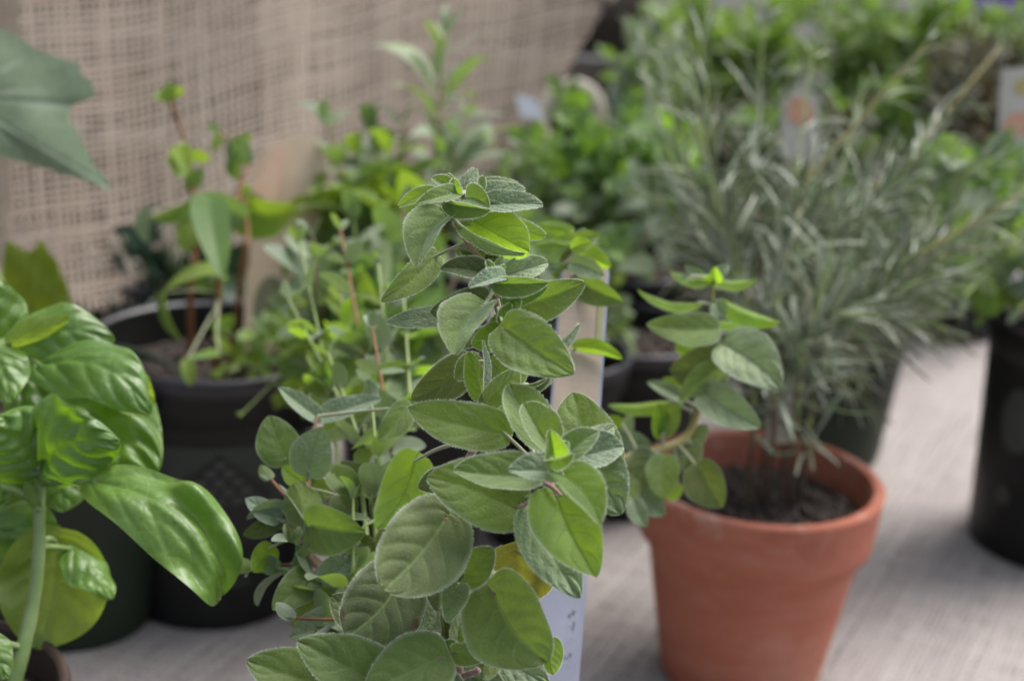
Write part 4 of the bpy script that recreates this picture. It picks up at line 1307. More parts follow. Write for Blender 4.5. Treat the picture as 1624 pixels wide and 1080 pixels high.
bush(1060, 1.25, .055, .12, 'dark pot with thin grey sprigs left of the rosemary tips', 'potted_herb', 'potted plant',
     [(5, 985, 1030, 20, 140, 1.18, 1.26, M_grey, 7, .022, 'stem_green'), (4, 1010, 1060, -20, 60, 1.2, 1.28, M_lance, 7, .026, 'stem_green'), (4, 950, 1020, 60, 150, 1.22, 1.3, M_green, 5, .022, 'stem_green')])
bush(1250, 1.28, .06, .12, 'olive green herb filling the gap behind the rosemary', 'potted_herb', 'potted plant',
     [(12, 1120, 1420, 150, 260, 1.18, 1.32, M_brown, 9, .022, 'stem_green'), (8, 1150, 1420, 120, 260, 1.18, 1.3, M_mint, 7, .024, 'stem_green')])
bush(1590, 1.62, .06, .12, 'small green herb in the far right corner in front of the purple pot', 'potted_herb', 'potted plant',
     [(10, 1530, 1660, -10, 60, 1.5, 1.65, M_far, 7, .028, 'stem_green'), (6, 1560, 1680, 40, 110, 1.45, 1.55, M_brown, 8, .022, 'stem_red')])
pr = empty('purple_pot', (wx(1600, 2.05, .19), 2.05, .0014), 'purple pot in the far top right corner of the table', 'pot')
nursery_pot(pr, .075, .19, M['purple'], seed=5, soil=False)
for (px_, F_, d_) in ((60, 1.9, 0), (400, 2.0, 0), (760, 2.0, 0), (1000, 1.8, 0)):
    pass

# right hand herbs and black pot
rr = random.Random(61)
rF = .965
rroot, rc_ = potted('potted_parsley', 'black pot at the right edge with leafy herbs spilling over its left side', 'potted plant', 1742, rF, .062, .150, taper=.86)
ra = math.atan2(-rroot.location.y, -rroot.location.x)
for k in range(9):
    e = P(1440 + 22 * k + rr.uniform(-8, 8), rr.uniform(240, 330), rr.uniform(.90, 1.02))
    shoot(rroot, arch(soilpt(rc_, .04, rr), e, rr, .5), [.0016, .0012, .0008], 'stem_green', M_green if k % 3 == 0 else M_round, 6, .028, rr, t0=.4)
for k in range(9):
    e = P(1440 + 22 * k, rr.uniform(400, 500), rr.uniform(.86, .95))
    shoot(rroot, arch(soilpt(rc_, .04, rr), e, rr, .9), [.0016, .0012, .0008], 'stem_green', M_grey if k % 3 else M_green, 6, .024, rr, t0=.35)
def rpatch(cx, cz, ru, rz):
    mb = MB(); V = []
    rb_ = .062 * .86
    for q in range(9):
        a = PI * (q + .02) / 8.04
        z = cz - math.cos(a) * rz
        for j in range(12):
            u = cx + (-1 + 2 * j / 11) * (math.sin(a) * ru + .0001)
            rd = rb_ + (.062 * .955 - rb_) * z / .150 + .0007
            V.append((rd * math.cos(ra + u / rd), rd * math.sin(ra + u / rd), z))
    mb.add(V, grid_faces(12, 9))
    pb = [c for c in rroot.children if c.name.startswith('pot')][0]
    link('printed_circle', mb.mesh('printed_circle'), pb, M['cell'])
rpatch(-.034, .088, .0125, .020)
rpatch(-.037, .040, .005, .006)
og = plain('orange_print', (.46, .24, .15), (.52, .30, .20), .5, 60, .03)
tl = plain('teal_print', (.10, .22, .23), (.14, .28, .28), .5, 60, .03)
cr = plain('cream_print', (.36, .35, .31), (.44, .42, .38), .5, 60, .03)
tagcard('plant_tag', 'white plant tag with an orange spot over a teal band at the right edge', [(1588, 110, 1.08), (1668, 104, 1.08), (1664, 300, 1.08), (1578, 300, 1.08)], .0007, cr,
        pieces=[('orange_spot', ell(.42, .47, .34, .10), og), ('teal_band', [(.02, .66), (1.0, .64), (1.0, .82), (0.02, .84)], tl), ('grey_patch', ell(.55, .16, .3, .08), M['stem_tan'])])
tagcard('plant_tag', 'small orange tag among the leaves of the right hand pot', [(1606, 350, .98), (1650, 350, .98), (1650, 420, .98), (1606, 420, .98)], .0007, og)
tagcard('plant_tag', 'pink orange tag half hidden deep inside the rosemary', [(1240, 140, 1.12), (1300, 150, 1.12), (1296, 260, 1.12), (1236, 250, 1.12)], .0007, cr,
        pieces=[('orange_spot', ell(.5, .3, .36, .22), og)])
tagcard('plant_tag', 'beige tag end standing in the soil of the terracotta pot behind the stems', [(1216, 600, .815), (1262, 602, .815), (1250, 702, .815), (1214, 702, .815)], .0007, M['fibre'])

# ------------------------------------------------------------------ the sharp oregano in front
def cc(ox, oy, s):
    def f(sp):
        sp = list(sp)
        sp[0] = ox + sp[0] / s; sp[1] = oy + sp[1] / s
        sp[2] = ox + sp[2] / s; sp[3] = oy + sp[3] / s
        sp[4] = sp[4] / s
        return tuple(sp)
    return f
c3, c5, c4, c7, cR, cB = cc(540, 230, 2.633), cc(600, 580, 2.843), cc(540, 560, 2.078), cc(380, 560, 2.078), cc(940, 380, 3.856), cc(600, 900, 5.075)

hx = wx(735, .445, .13)
hero = empty('potted_oregano', (hx, .445, .0014), 'sharp velvety oregano with overlapping round leaves at the front centre', 'potted plant')
nursery_pot(hero, .068, .128, M['black'], seed=13)
HC = Vector((hx, .445, .112))
HD = dict(p=.37, q=.74, pucker=.016, vdepth=.014, vslope=.55, wave=.02, nvein=3.4, cup=-.12)
def grow(pts, rad, mat, hairs, seed):
    return stem_obj(hero, pts, rad, M[mat], n=9, hairs=hairs, seed=seed)
stA, cA = grow([HC + Vector((.004, .012, -.004)), P(715, 1010, .51), P(690, 870, .515), P(738, 740, .522), P(795, 620, .515), P(806, 545, .512), P(790, 490, .508), P(775, 430, .505), P(742, 385, .503), P(722, 345, .50), P(735, 318, .498), P(742, 300, .497)],
               [.0016, .0015, .0013, .0012, .0010, .0009, .0007, .0005], 'stem_pink', 700, 2)
A_ = [  # top cluster, in coordinates of the enlarged view
    (400, 462, 168, 655, 118, .512, -.004, 0, 12, 25, 0, 'oreg'),
    (455, 292, 318, 512, 150, .497, -.006, 34, 30, 30, 0, 'oreg', {'bend': .06}),
    (545, 310, 790, 448, 190, .500, -.004, 26, 20, 30, 1, 'oreg_bright'),
    (500, 340, 770, 456, 60, .494, 0, 62, 15, 20, 0, 'oreg_pale'),
    (520, 210, 745, 165, 95, .508, .004, -25, 20, 30, 0, 'oreg'),
    (560, 225, 775, 190, 80, .504, 0, -40, 25, 25, 0, 'oreg_pale'),
    (600, 250, 848, 250, 88, .500, 0, -30, 22, 35, 0, 'oreg_pale'),
    (440, 240, 626, 272, 66, .490, -.002, 35, 30, 40, 0, 'oreg'),
    (530, 225, 622, 262, 90, .492, -.003, -20, 30, 60, 0, 'oreg'),
    (480, 200, 318, 244, 66, .490, -.004, 25, 28, 25, 0, 'oreg'),
    (400, 200, 243, 258, 58, .497, 0, 20, 22, 45, 0, 'oreg_bright'),
    (470, 185, 382, 138, 50, .494, 0, 20, 30, 30, 0, 'oreg'),
    (490, 200, 562, 97, 70, .496, .002, 20, 30, 30, 0, 'oreg_pale'),
    (490, 205, 470, 140, 46, .490, 0, 0, 30, 20, 0, 'oreg_bright'),
    (500, 215, 445, 120, 46, .500, .003, 0, 30, 20, 0, 'oreg'),
    (450, 300, 372, 250, 40, .496, 0, 0, 10, 20, 1, 'oreg_bright'),
    (500, 440, 758, 455, 58, .507, 0, 50, 20, 20, 0, 'oreg_dull'),
    (700, 330, 860, 380, 80, .53, 0, 0, 15, 30, 1, 'oreg_bright'),
    (560, 300, 470, 335, 56, .503, 0, 10, 14, 20, 0, 'oreg_bright'), (600, 480, 500, 436, 80, .507, 0, 10, 14, 20, 0, 'oreg'),
    (640, 470, 730, 420, 80, .508, 0, 10, 14, 20, 0, 'oreg_dull'), (630, 900, 700, 1010, 90, .503, 0, 10, 14, 20, 0, 'oreg'),
    (640, 770, 770, 700, 90, .505, 0, 10, 14, 20, 1, 'oreg_bright'), (560, 770, 470, 850, 90, .512, 0, 10, 14, 20, 0, 'oreg_dull'),
    (700, 880, 790, 960, 80, .515, 0, 10, 14, 20, 0, 'oreg_dull'), (580, 900, 480, 980, 100, .515, 0, 10, 14, 20, 0, 'oreg'),
    (545, 215, 600, 130, 60, .502, 0, 10, 24, 20, 0, 'oreg'), (640, 300, 700, 250, 70, .506, 0, 10, 24, 20, 0, 'oreg_bright'),
    # middle cluster
    (620, 548, 415, 516, 88, .494, -.002, 25, 28, 20, 0, 'oreg_dull'),
    (650, 578, 868, 574, 84, .486, -.002, 20, 32, 15, 0, 'oreg'),
    (690, 545, 866, 490, 100, .500, .003, -10, 26, 25, 0, 'oreg_pale'),
    (660, 560, 735, 465, 100, .503, .003, 0, 30, 25, 0, 'oreg_pale'),
    (680, 548, 535, 596, 62, .484, -.003, 30, 30, 35, 0, 'oreg_pale'),
    (640, 545, 688, 500, 32, .488, -.002, 0, 30, 10, 0, 'oreg_bright'),
    (650, 545, 610, 480, 36, .490, 0, 0, 30, 10, 0, 'oreg'),
    (720, 680, 1022, 574, 158, .504, -.004, 12, 20, 22, 0, 'oreg'),
    (690, 640, 862, 590, 110, .498, 0, 10, 20, 30, 1, 'oreg_bright'),
    (700, 600, 738, 692, 70, .500, 0, 20, 20, 30, 1, 'oreg_bright'),
    (600, 640, 374, 700, 150, .500, 0, -20, 18, 25, 0, 'oreg_dull'),
    (560, 560, 590, 690, 60, .500, 0, 20, 20, 30, 1, 'oreg_bright'),
    (590, 672, 474, 878, 180, .488, -.006, 28, 24, 25, 0, 'oreg', {'bend': .05}),
    (470, 710, 188, 742, 86, .508, -.002, 20, 5, 12, 0, 'oreg_pale', {'pucker': .004}),
    (690, 770, 976, 956, 232, .486, -.006, -8, 16, 18, 0, 'oreg', {'pucker': .034, 'bend': .02}),
    (660, 770, 548, 838, 108, .502, 0, 20, 15, 20, 1, 'oreg_bright'),
    (672, 740, 712, 660, 50, .498, 0, 20, 15, 20, 1, 'oreg_bright'),
    (700, 850, 612, 900, 60, .512, 0, 20, 15, 20, 0, 'oreg_dull'),
    (590, 1050, 535, 862, 92, .500, .002, 22, 20, 15, 1, 'oreg_bright'),
    (596, 1045, 592, 812, 40, .496, .002, 60, 20, 15, 0, 'oreg_pale'),
    (610, 1080, 742, 930, 118, .498, 0, 22, 22, 25, 0, 'oreg'),
    (540, 905, 296, 1062, 160, .528, .006, 0, 10, 25, 0, 'oreg_dull'),
    (500, 900, 360, 1080, 120, .535, .006, 0, 10, 25, 0, 'oreg_pale'),
    (780, 1000, 900, 938, 36, .52, 0, 40, 35, 60, 0, 'oreg_pale'),
    (770, 1020, 880, 955, 24, .518, 0, 40, 35, 70, 0, 'oreg_dull'),
    (760, 930, 1000, 745, 60, .535, .006, 40, 25, 20, 0, 'oreg_pale'),
    (740, 985, 760, 900, 70, .51, 0, 20, 20, 10, 1, 'oreg_bright'),
]
for i, s_ in enumerate(A_):
    hero_leaf(stA, Vector(hero.location), cA, c3(s_), 100 + i, defaults=HD)

stB, cB_ = grow([HC + Vector((.012, .006, -.004)), P(812, 1060, .53), P(830, 985, .53), P(862, 905, .512), P(880, 815, .482), P(868, 755, .465), P(872, 722, .456), P(878, 712, .452)],
                [.0017, .0016, .0014, .0012, .0010, .0006], 'stem_pink', 700, 3)
B_ = [
    (575, 300, 133, 188, 205, .480, .004, 10, 14, 22, 0, 'oreg'),
    (960, 560, 880, 122, 330, .492, .006, 0, 14, 30, 0, 'oreg', {'bend': .06}),
    (735, 345, 590, 84, 190, .472, .008, 18, 26, 30, 0, 'oreg', {'bend': -.06}),
    (760, 350, 655, 174, 150, .464, .004, 25, 34, 25, 0, 'oreg'),
    (705, 500, 336, 470, 165, .460, -.002, 32, 24, 14, 0, 'oreg', {'bend': -.04}),
    (622, 640, 218, 500, 300, .468, -.004, 5, 12, 18, 0, 'oreg', {'pm': 'petiole', 'bend': .05}),
    (800, 470, 587, 470, 125, .450, -.003, 30, 26, 30, 0, 'oreg_pale'),
    (795, 430, 770, 286, 105, .448, -.006, 14, 34, 35, 0, 'oreg_bright'),
    (775, 425, 880, 396, 55, .442, -.006, 40, 30, 50, 0, 'oreg'),
    (820, 410, 850, 340, 50, .450, 0, 0, 30, 30, 1, 'oreg_bright'),
    (825, 420, 992, 292, 120, .453, .002, -14, 28, 25, 0, 'oreg'),
    (900, 410, 1106, 362, 165, .462, .002, -20, 26, 20, 0, 'oreg_pale'),
    (905, 400, 1060, 270, 110, .468, .004, 0, 20, 20, 0, 'oreg_pale'),
    (930, 420, 1100, 668, 270, .468, -.002, 10, 14, 20, 0, 'oreg_pale', {'pucker': .04}),
    (830, 490, 1003, 712, 170, .446, -.008, -26, 26, 22, 0, 'oreg_bright', {'bend': -.05}),
    (760, 460, 840, 520, 80, .452, 0, 10, 20, 30, 0, 'oreg_pale'),
    (800, 580, 985, 952, 295, .458, -.006, -4, 20, 16, 0, 'oreg_bright', {'pm': 'petiole'}),
    (700, 655, 908, 1048, 235, .466, -.002, -10, 14, 20, 0, 'oreg_pale', {'pm': 'petiole', 'pucker': .045}),
    (640, 640, 780, 600, 90, .470, 0, 20, 20, 20, 0, 'oreg_pale'),
    (330, 500, 180, 548, 110, .486, .002, 0, 10, 20, 0, 'oreg_dull'),
    (628, 835, 655, 1085, 330, .505, .01, 0, 10, 15, 0, 'oreg_yellow', {'pm': 'stem_tan', 'pucker': .01}),
    (600, 180, 525, 330, 90, .492, .0, 20, 10, 20, 1, 'oreg_bright'),
]
for i, s_ in enumerate(B_):
    hero_leaf(stB, Vector(hero.location), cB_, c5(s_), 200 + i, defaults=HD, nu=29, nv=42)

stC, cC = grow([HC + Vector((-.004, .004, -.004)), P(722, 1080, .485), P(724, 1030, .484), P(722, 985, .483), P(714, 945, .481), P(711, 905, .480), P(712, 895, .479)],
               [.0022, .0019, .0017, .0014, .0010, .0007], 'stem_pink', 1400, 4)
C_ = [
    # big dull leaf in front at left, then its lower neighbours
    (352, 538, 142, 782, 275, .468, -.006, 0, 8, 12, 0, 'oreg_dull', {'pm': 'petiole', 'bend': -.05, 'pucker': .02, 'p': .36, 'q': .55}),
    (205, 735, 22, 935, 255, .480, -.004, 0, 6, 10, 0, 'oreg_dull', {'pm': 'petiole', 'bend': -.06, 'pucker': .02, 'p': .36, 'q': .55, 'wilt': [(.9, .86, .08), (-.9, .35, .08)]}),
    (505, 786, 682, 1018, 268, .470, -.004, 8, 16, 14, 0, 'oreg', {'pm': 'petiole', 'wilt': [(0, .985, .08)], 'p': .36, 'q': .6, 'bend': .05}),
    (382, 770, 352, 888, 84, .468, -.004, 10, 26, 20, 0, 'oreg'),
    (330, 755, 318, 850, 60, .474, 0, 40, 20, 20, 0, 'oreg_dull'),
    (405, 740, 505, 640, 118, .472, -.002, 10, 16, 16, 0, 'oreg', {'pm': 'petiole'}),
    (372, 755, 360, 700, 40, .474, 0, 0, 20, 20, 0, 'oreg'),
    (385, 745, 405, 712, 26, .472, 0, 0, 20, 20, 0, 'oreg_bright'),
    (330, 720, 150, 935, 215, .496, .0, -10, 16, 15, 0, 'oreg_pale', {'pucker': .045}),
    (440, 740, 470, 960, 190, .500, 0, -10, 12, 15, 0, 'oreg_pale', {'pucker': .03}),
    (385, 950, 400, 820, 88, .482, 0, 30, 25, 20, 0, 'oreg'),
    (345, 960, 330, 850, 50, .484, 0, 40, 25, 20, 0, 'oreg_dull'),
    (372, 985, 492, 996, 70, .468, -.003, 10, 18, 25, 0, 'oreg', {'pm': 'petiole'}),
    (480, 960, 470, 1075, 60, .480, 0, 40, 30, 60, 1, 'oreg'),
    (480, 990, 690, 1100, 150, .492, 0, 0, 14, 15, 0, 'oreg_pale', {'pucker': .03}),
    (560, 900, 600, 1060, 150, .497, 0, 0, 14, 15, 0, 'oreg_pale'),
    (690, 950, 700, 1060, 90, .500, 0, 0, 14, 15, 1, 'oreg_bright'),
    (372, 985, 330, 955, 60, .474, 0, 10, 18, 25, 0, 'oreg'),
    (330, 1000, 82, 1110, 215, .464, -.002, 12, 14, 14, 0, 'oreg', {'pm': 'petiole', 'bend': -.05}),
    (330, 1010, 350, 1110, 90, .468, 0, 20, 24, 20, 0, 'oreg'),
    (180, 1120, -142, 948, 210, .466, 0, 12, 14, 14, 0, 'oreg', {'wilt': [(.2, .97, .09)]}),
    (60, 1130, -310, 1010, 210, .474, .002, 10, 14, 14, 0, 'oreg', {'wilt': [(0, .97, .09)]}),
    (300, 1150, 240, 1010, 130, .50, 0, 10, 14, 14, 0, 'oreg'), (430, 1120, 520, 1010, 120, .505, 0, 10, 14, 14, 0, 'oreg_dull'),
    (250, 870, 330, 760, 110, .508, 0, 10, 14, 14, 0, 'oreg'), (60, 880, -30, 800, 110, .52, 0, 10, 14, 14, 0, 'oreg_dull'),
    (430, 690, 350, 620, 70, .50, 0, 10, 14, 14, 0, 'oreg_dull'), (180, 1000, 60, 960, 60, .492, 0, 10, 14, 14, 0, 'oreg_dull'),
    (300, 1060, 420, 1130, 110, .470, 0, 10, 14, 14, 0, 'oreg_pale'),
    (420, 1050, 560, 1150, 130, .486, 0, 10, 14, 14, 0, 'oreg_pale'),
]
for i, s_ in enumerate(C_):
    hero_leaf(stC, Vector(hero.location), cC, c4(s_), 300 + i, defaults=HD, nu=29, nv=42)
# side twigs and petioles that stick out by themselves
for pts, mt, r_ in (([(722, 940, .481), (755, 932, .476), (783, 938, .471)], 'petiole', .00075), ([(728, 1022, .484), (755, 1018, .478), (778, 1014, .474)], 'petiole', .0008),
                    ([(722, 1075, .482), (745, 1068, .476), (760, 1062, .474)], 'petiole', .0009), ([(712, 925, .480), (695, 925, .478), (680, 918, .476)], 'petiole', .0007),
                    ([(856, 762, .461), (875, 772, .457), (890, 786, .455)], 'petiole', .0006), ([(848, 790, .465), (838, 798, .462), (826, 804, .466)], 'petiole', .0006)):
    grow([P(*p) for p in pts], [r_, r_, r_ * .9], mt, 160, 5)

# left hand branch of the same plant, a little out of focus
rr = random.Random(3)
stD, cD = grow([HC + Vector((-.016, .004, -.004)), P(610, 1010, .535), P(555, 935, .55), P(515, 905, .556), P(480, 865, .56), P(470, 820, .565), P(490, 760, .57), P(488, 720, .572), P(505, 660, .575)],
               [.0024, .0023, .0021, .0015, .0012, .0011, .0009, .0007], 'stem_pink', 300, 6)
D_ = [
    (262, 215, 128, 112, 62, .578, 0, 20, 22, 15, 0, 'oreg_pale'), (262, 215, 470, 150, 70, .578, .0, -30, 20, 15, 0, 'oreg_pale'), (262, 210, 230, 130, 50, .582, 0, 0, 20, 10, 0, 'oreg'),
    (150, 350, 95, 205, 142, .568, 0, 0, 6, 12, 0, 'oreg'), (228, 392, 270, 242, 140, .564, -.004, 0, 6, 12, 0, 'oreg_pale', {'pucker': .008}),
    (215, 548, 178, 428, 128, .560, 0, 0, 10, 20, 1, 'oreg'), (125, 548, 18, 478, 70, .562, 0, 20, 10, 20, 0, 'oreg_pale'),
    (232, 568, 415, 592, 160, .556, -.006, 12, 14, 20, 0, 'oreg'), (225, 440, 310, 460, 90, .57, 0, 0, 15, 20, 0, 'oreg'),
    (278, 740, 388, 660, 100, .552, 0, 0, 12, 20, 0, 'oreg_pale'), (235, 735, 108, 846, 118, .556, -.004, 10, 20, 25, 0, 'oreg'),
    (330, 880, 165, 935, 110, .545, 0, 20, 20, 30, 0, 'oreg_pale'), (300, 800, 170, 900, 120, .552, 0, 20, 20, 30, 1, 'oreg'),
    (578, 350, 452, 578, 170, .545, 0, 0, 14, 25, 1, 'oreg_bright', {'bend': .06, 'pet': (735, 700, .525)}),
    (310, 400, 398, 470, 92, .565, 0, -10, 20, 25, 0, 'oreg'), (330, 470, 385, 530, 90, .566, 0, 0, 20, 25, 0, 'oreg_dull'),
    (205, 420, 140, 375, 66, .566, 0, 0, 15, 20, 0, 'oreg_bright'), (100, 640, 42, 720, 84, .562, 0, 0, 15, 20, 1, 'oreg_bright'),
    (120, 560, 10, 600, 60, .566, 0, 0, 15, 20, 0, 'oreg_dull'), (190, 590, 60, 560, 40, .566, 0, 40, 15, 50, 0, 'oreg_dull'),
    (555, 175, 458, 290, 90, .560, 0, 10, 16, 20, 0, 'oreg'), (395, 620, 450, 660, 70, .56, 0, 0, 15, 20, 0, 'oreg_dull'),
    (170, 610, 150, 560, 34, .55, 0, 0, 30, 60, 0, 'oreg_dull'), (180, 620, 200, 570, 34, .55, 0, 0, 30, 60, 0, 'oreg'), (480, 640, 560, 560, 110, .56, 0, 0, 12, 20, 0, 'oreg_dull'),
    (430, 420, 330, 360, 70, .57, 0, 0, 12, 20, 0, 'oreg_dull'), (330, 980, 250, 900, 90, .54, 0, 0, 12, 20, 0, 'oreg_dull'),
]
for i, s_ in enumerate(D_):
    hero_leaf(stD, Vector(hero.location), cD, c7(s_), 400 + i, defaults=dict(HD, pucker=.018), hair=False, nu=17, nv=24)

M_osm = unit_meshes('oregano_small', 'oreg', .80, 3, nu=9, nv=12, curl=35, p=.4, q=.68, stemmat='petiole_pale')
M_osp = unit_meshes('oregano_pale_small', 'oreg_pale', .72, 3, nu=9, nv=12, curl=35, p=.4, q=.7, stemmat='petiole_pale')
M_osb = unit_meshes('oregano_bright_small', 'oreg_bright', .75, 3, nu=9, nv=12, curl=35, p=.4, q=.7, stemmat='petiole_pale')
rr = random.Random(19)
for k, (e, v, n_) in enumerate([((475, 385, .69), (520, 600, .66), 6), ((540, 365, .70), (575, 560, .66), 7), ((600, 420, .68), (620, 620, .64), 6), ((455, 470, .68), (540, 640, .64), 5),
                                ((590, 520, .62), (620, 700, .60), 5), ((520, 560, .64), (570, 700, .60), 5), ((640, 470, .66), (650, 640, .62), 6), ((430, 760, .57), (500, 850, .56), 4),
                                ((440, 900, .56), (540, 930, .55), 4), ((560, 790, .56), (560, 900, .55), 4), ((470, 980, .54), (570, 990, .54), 4), ((590, 640, .585), (600, 780, .57), 4),
                                ((540, 470, .72), (570, 600, .68), 6), ((400, 900, .57), (480, 900, .56), 3)]):
    shoot(hero, [HC + Vector((-.018, .012, -.004)), P(v[0] + rr.uniform(-14, 14), v[1] + 60, v[2]), P(*v), P(*e)], [.0010, .0008, .0005], 'stem_red' if k % 3 == 1 else 'stem_green',
          (M_osm + M_osp) if k % 3 else (M_osm + M_osb), n_, .0152, rr, t0=.45, tilt=30, per=2, jit=.3)

# small leafy top just behind at right of the main head, in front of the tag
stE, cE = grow([HC + Vector((.012, .012, -.004)), P(840, 950, .56), P(880, 700, .60), P(912, 560, .61), P(918, 450, .61), P(912, 395, .61)], [.0016, .0014, .0011, .0007], 'stem_pink', 0, 7)
cT = cc(840, 340, 3.373)
E_ = [(240, 150, 10, 170, 60, .605, 0, 20, 15, 20, 1, 'oreg_bright'), (240, 140, 110, 130, 60, .60, 0, 20, 15, 20, 0, 'oreg_bright'), (245, 150, 190, 80, 60, .61, 0, 0, 15, 20, 0, 'oreg_bright'),
      (250, 140, 300, 75, 60, .61, 0, 0, 15, 20, 0, 'oreg_pale'), (250, 190, 436, 285, 110, .60, 0, 20, 20, 30, 1, 'oreg_bright'), (260, 180, 430, 230, 90, .605, 0, -10, 20, 30, 0, 'oreg_pale'),
      (250, 350, 505, 470, 150, .60, -.004, 10, 22, 30, 0, 'oreg'), (270, 420, 480, 460, 60, .605, 0, 20, 20, 30, 1, 'oreg_bright'), (240, 200, 160, 250, 70, .61, 0, 0, 20, 30, 0, 'oreg_dull'),
      (240, 710, 500, 775, 80, .59, 0, 35, 20, 25, 1, 'oreg_bright'), (230, 90, 20, 60, 70, .62, 0, 0, 20, 25, 1, 'oreg_bright'), (170, 540, 60, 480, 60, .6, 0, 0, 20, 25, 0, 'oreg_dull'), (250, 130, 380, 110, 80, .59, 0, 0, 20, 25, 0, 'oreg'), (230, 260, 400, 330, 110, .585, 0, 0, 20, 25, 0, 'oreg_pale'), (240, 290, 120, 330, 90, .6, 0, 0, 20, 25, 0, 'oreg'), (235, 180, 330, 150, 90, .58, 0, 0, 20, 25, 0, 'oreg_bright')]
for i, s_ in enumerate(E_):
    hero_leaf(stE, Vector(hero.location), cE, cT(s_), 450 + i, defaults=dict(HD, pucker=.018), hair=False, nu=15, nv=22)

# right hand branch in front of the terracotta pot
stF, cF = grow([HC + Vector((.03, .03, -.004)), P(880, 1000, .62), P(905, 850, .63), P(960, 745, .635), P(1035, 716, .64), P(1085, 695, .645), P(1108, 650, .645), P(1122, 600, .642), P(1128, 540, .64), P(1130, 480, .64), P(1132, 440, .64)],
               [.0020, .0019, .0018, .0017, .0015, .0013, .0011, .0009, .0006], 'stem_tan', 0, 8)
F_ = [
    (650, 390, 272, 300, 70, .635, 0, 55, 22, 45, 1, 'oreg_bright'), (700, 250, 468, 186, 70, .638, 0, 55, 20, 40, 1, 'oreg_bright'), (700, 240, 560, 160, 60, .645, 0, 0, 20, 25, 0, 'oreg_pale'),
    (760, 250, 1004, 242, 66, .636, 0, -45, 22, 40, 1, 'oreg_bright'), (750, 250, 745, 165, 90, .63, -.004, 0, 25, 25, 0, 'oreg_bright'), (750, 240, 830, 150, 80, .64, 0, 0, 25, 25, 0, 'oreg_pale'),
    (740, 260, 660, 250, 60, .63, 0, 0, 25, 25, 0, 'oreg_bright'), (790, 380, 1158, 505, 100, .634, -.004, -42, 24, 42, 1, 'oreg_bright'), (760, 500, 1095, 500, 66, .63, 0, -45, 24, 40, 1, 'oreg_bright'),
    (600, 220, 545, 240, 40, .636, 0, 0, 20, 20, 0, 'oreg_pale'), (760, 400, 810, 470, 110, .634, 0, 0, 20, 20, 0, 'oreg_pale'), (840, 300, 920, 250, 60, .642, 0, 0, 20, 20, 0, 'oreg_pale'),
    (755, 545, 325, 520, 200, .628, -.006, 12, 14, 30, 0, 'oreg'), (820, 650, 1155, 915, 320, .630, -.006, -10, 16, 22, 0, 'oreg_pale', {'pucker': .035}), (720, 650, 830, 640, 80, .64, 0, 0, 10, 20, 0, 'oreg_pale'),
    (780, 760, 470, 800, 300, .640, 0, -15, 18, 25, 0, 'oreg_dull'), (800, 770, 530, 990, 150, .634, 0, 20, 18, 20, 0, 'oreg'), (650, 700, 500, 640, 100, .648, 0, 0, 18, 20, 1, 'oreg_bright'),
    (690, 940, 1030, 1150, 230, .630, -.004, -10, 20, 30, 0, 'oreg_pale', {'pucker': .02}), (560, 980, 330, 870, 90, .65, 0, 20, 18, 20, 0, 'oreg_pale'), (470, 1000, 90, 1010, 80, .65, 0, 35, 18, 20, 1, 'oreg_bright'),
    (420, 1200, 400, 1000, 120, .64, 0, 0, 16, 20, 1, 'oreg_bright'), (430, 1190, 520, 990, 110, .64, 0, 0, 16, 20, 1, 'lime'), (330, 1300, 130, 1180, 130, .648, 0, 0, 16, 20, 0, 'oreg_pale'),
    (350, 1320, 230, 1540, 230, .635, 0, 0, 16, 20, 0, 'oreg_dull'), (440, 1340, 430, 1590, 200, .63, 0, 0, 16, 20, 0, 'oreg'), (560, 1250, 700, 1130, 130, .652, 0, 0, 16, 20, 0, 'oreg_dull'),
    (600, 1250, 560, 1440, 180, .65, 0, 0, 16, 20, 0, 'oreg_dull'), (650, 1400, 790, 1640, 250, .635, 0, 10, 16, 25, 0, 'oreg_dull'), (310, 1560, 440, 1690, 150, .63, 0, 0, 14, 20, 0, 'oreg_pale'),
    (250, 1600, 330, 1760, 120, .625, 0, 0, 14, 20, 0, 'oreg_pale'), (180, 1120, 60, 1090, 80, .65, 0, 0, 14, 20, 1, 'oreg_bright'), (200, 1200, 240, 1050, 80, .66, 0, 0, 14, 20, 0, 'oreg_pale'),
    (250, 1480, 130, 1600, 150, .63, 0, 0, 14, 20, 0, 'oreg'), (520, 1500, 470, 1600, 90, .65, 0, 0, 14, 20, 1, 'oreg_bright'), (580, 900, 420, 850, 60, .65, 0, 0, 14, 20, 1, 'oreg_bright'),
]
for i, s_ in enumerate(F_):
    hero_leaf(stF, Vector(hero.location), cF, cR(s_), 500 + i, defaults=dict(HD, pucker=.018), hair=False, nu=17, nv=24)

# tall plant tag in the oregano's pot
woodp = plain('tan_photo_print', (.38, .30, .225), (.47, .38, .295), .5, 120, .05)
white2 = plain('blue_white_tag', (.27, .285, .36), (.34, .355, .43), .4, 40, .04)
ink = plain('grey_ink', (.16, .17, .2), (.2, .2, .24), .5, 40, .02)
inkg = plain('green_print', (.28, .30, .12), (.34, .34, .18), .5, 90, .02)
tagcard('plant_tag', 'tall plant tag with tan print above and bluish white foot beside the oregano', [
    (890, 420, .600), (966, 430, .602), (952, 650, .595), (930, 930, .578), (915, 1110, .565), (836, 1110, .565)], .0007, white2)
tagpts = [(893, 421), (961, 431), (947, 650), (932, 850), (860, 850)]
onpl_ = tagcard.onpl
tn = (onpl_(966, 430) - onpl_(890, 420)).cross(onpl_(836, 1110) - onpl_(890, 420)).normalized()
if tn.dot(Vector((0, 0, CAM_H)) - onpl_(890, 420)) < 0: tn = -tn
tdepth = .0011
tgo = [o for o in bpy.data.objects if o.get('label', '').startswith('tall plant tag')][0]
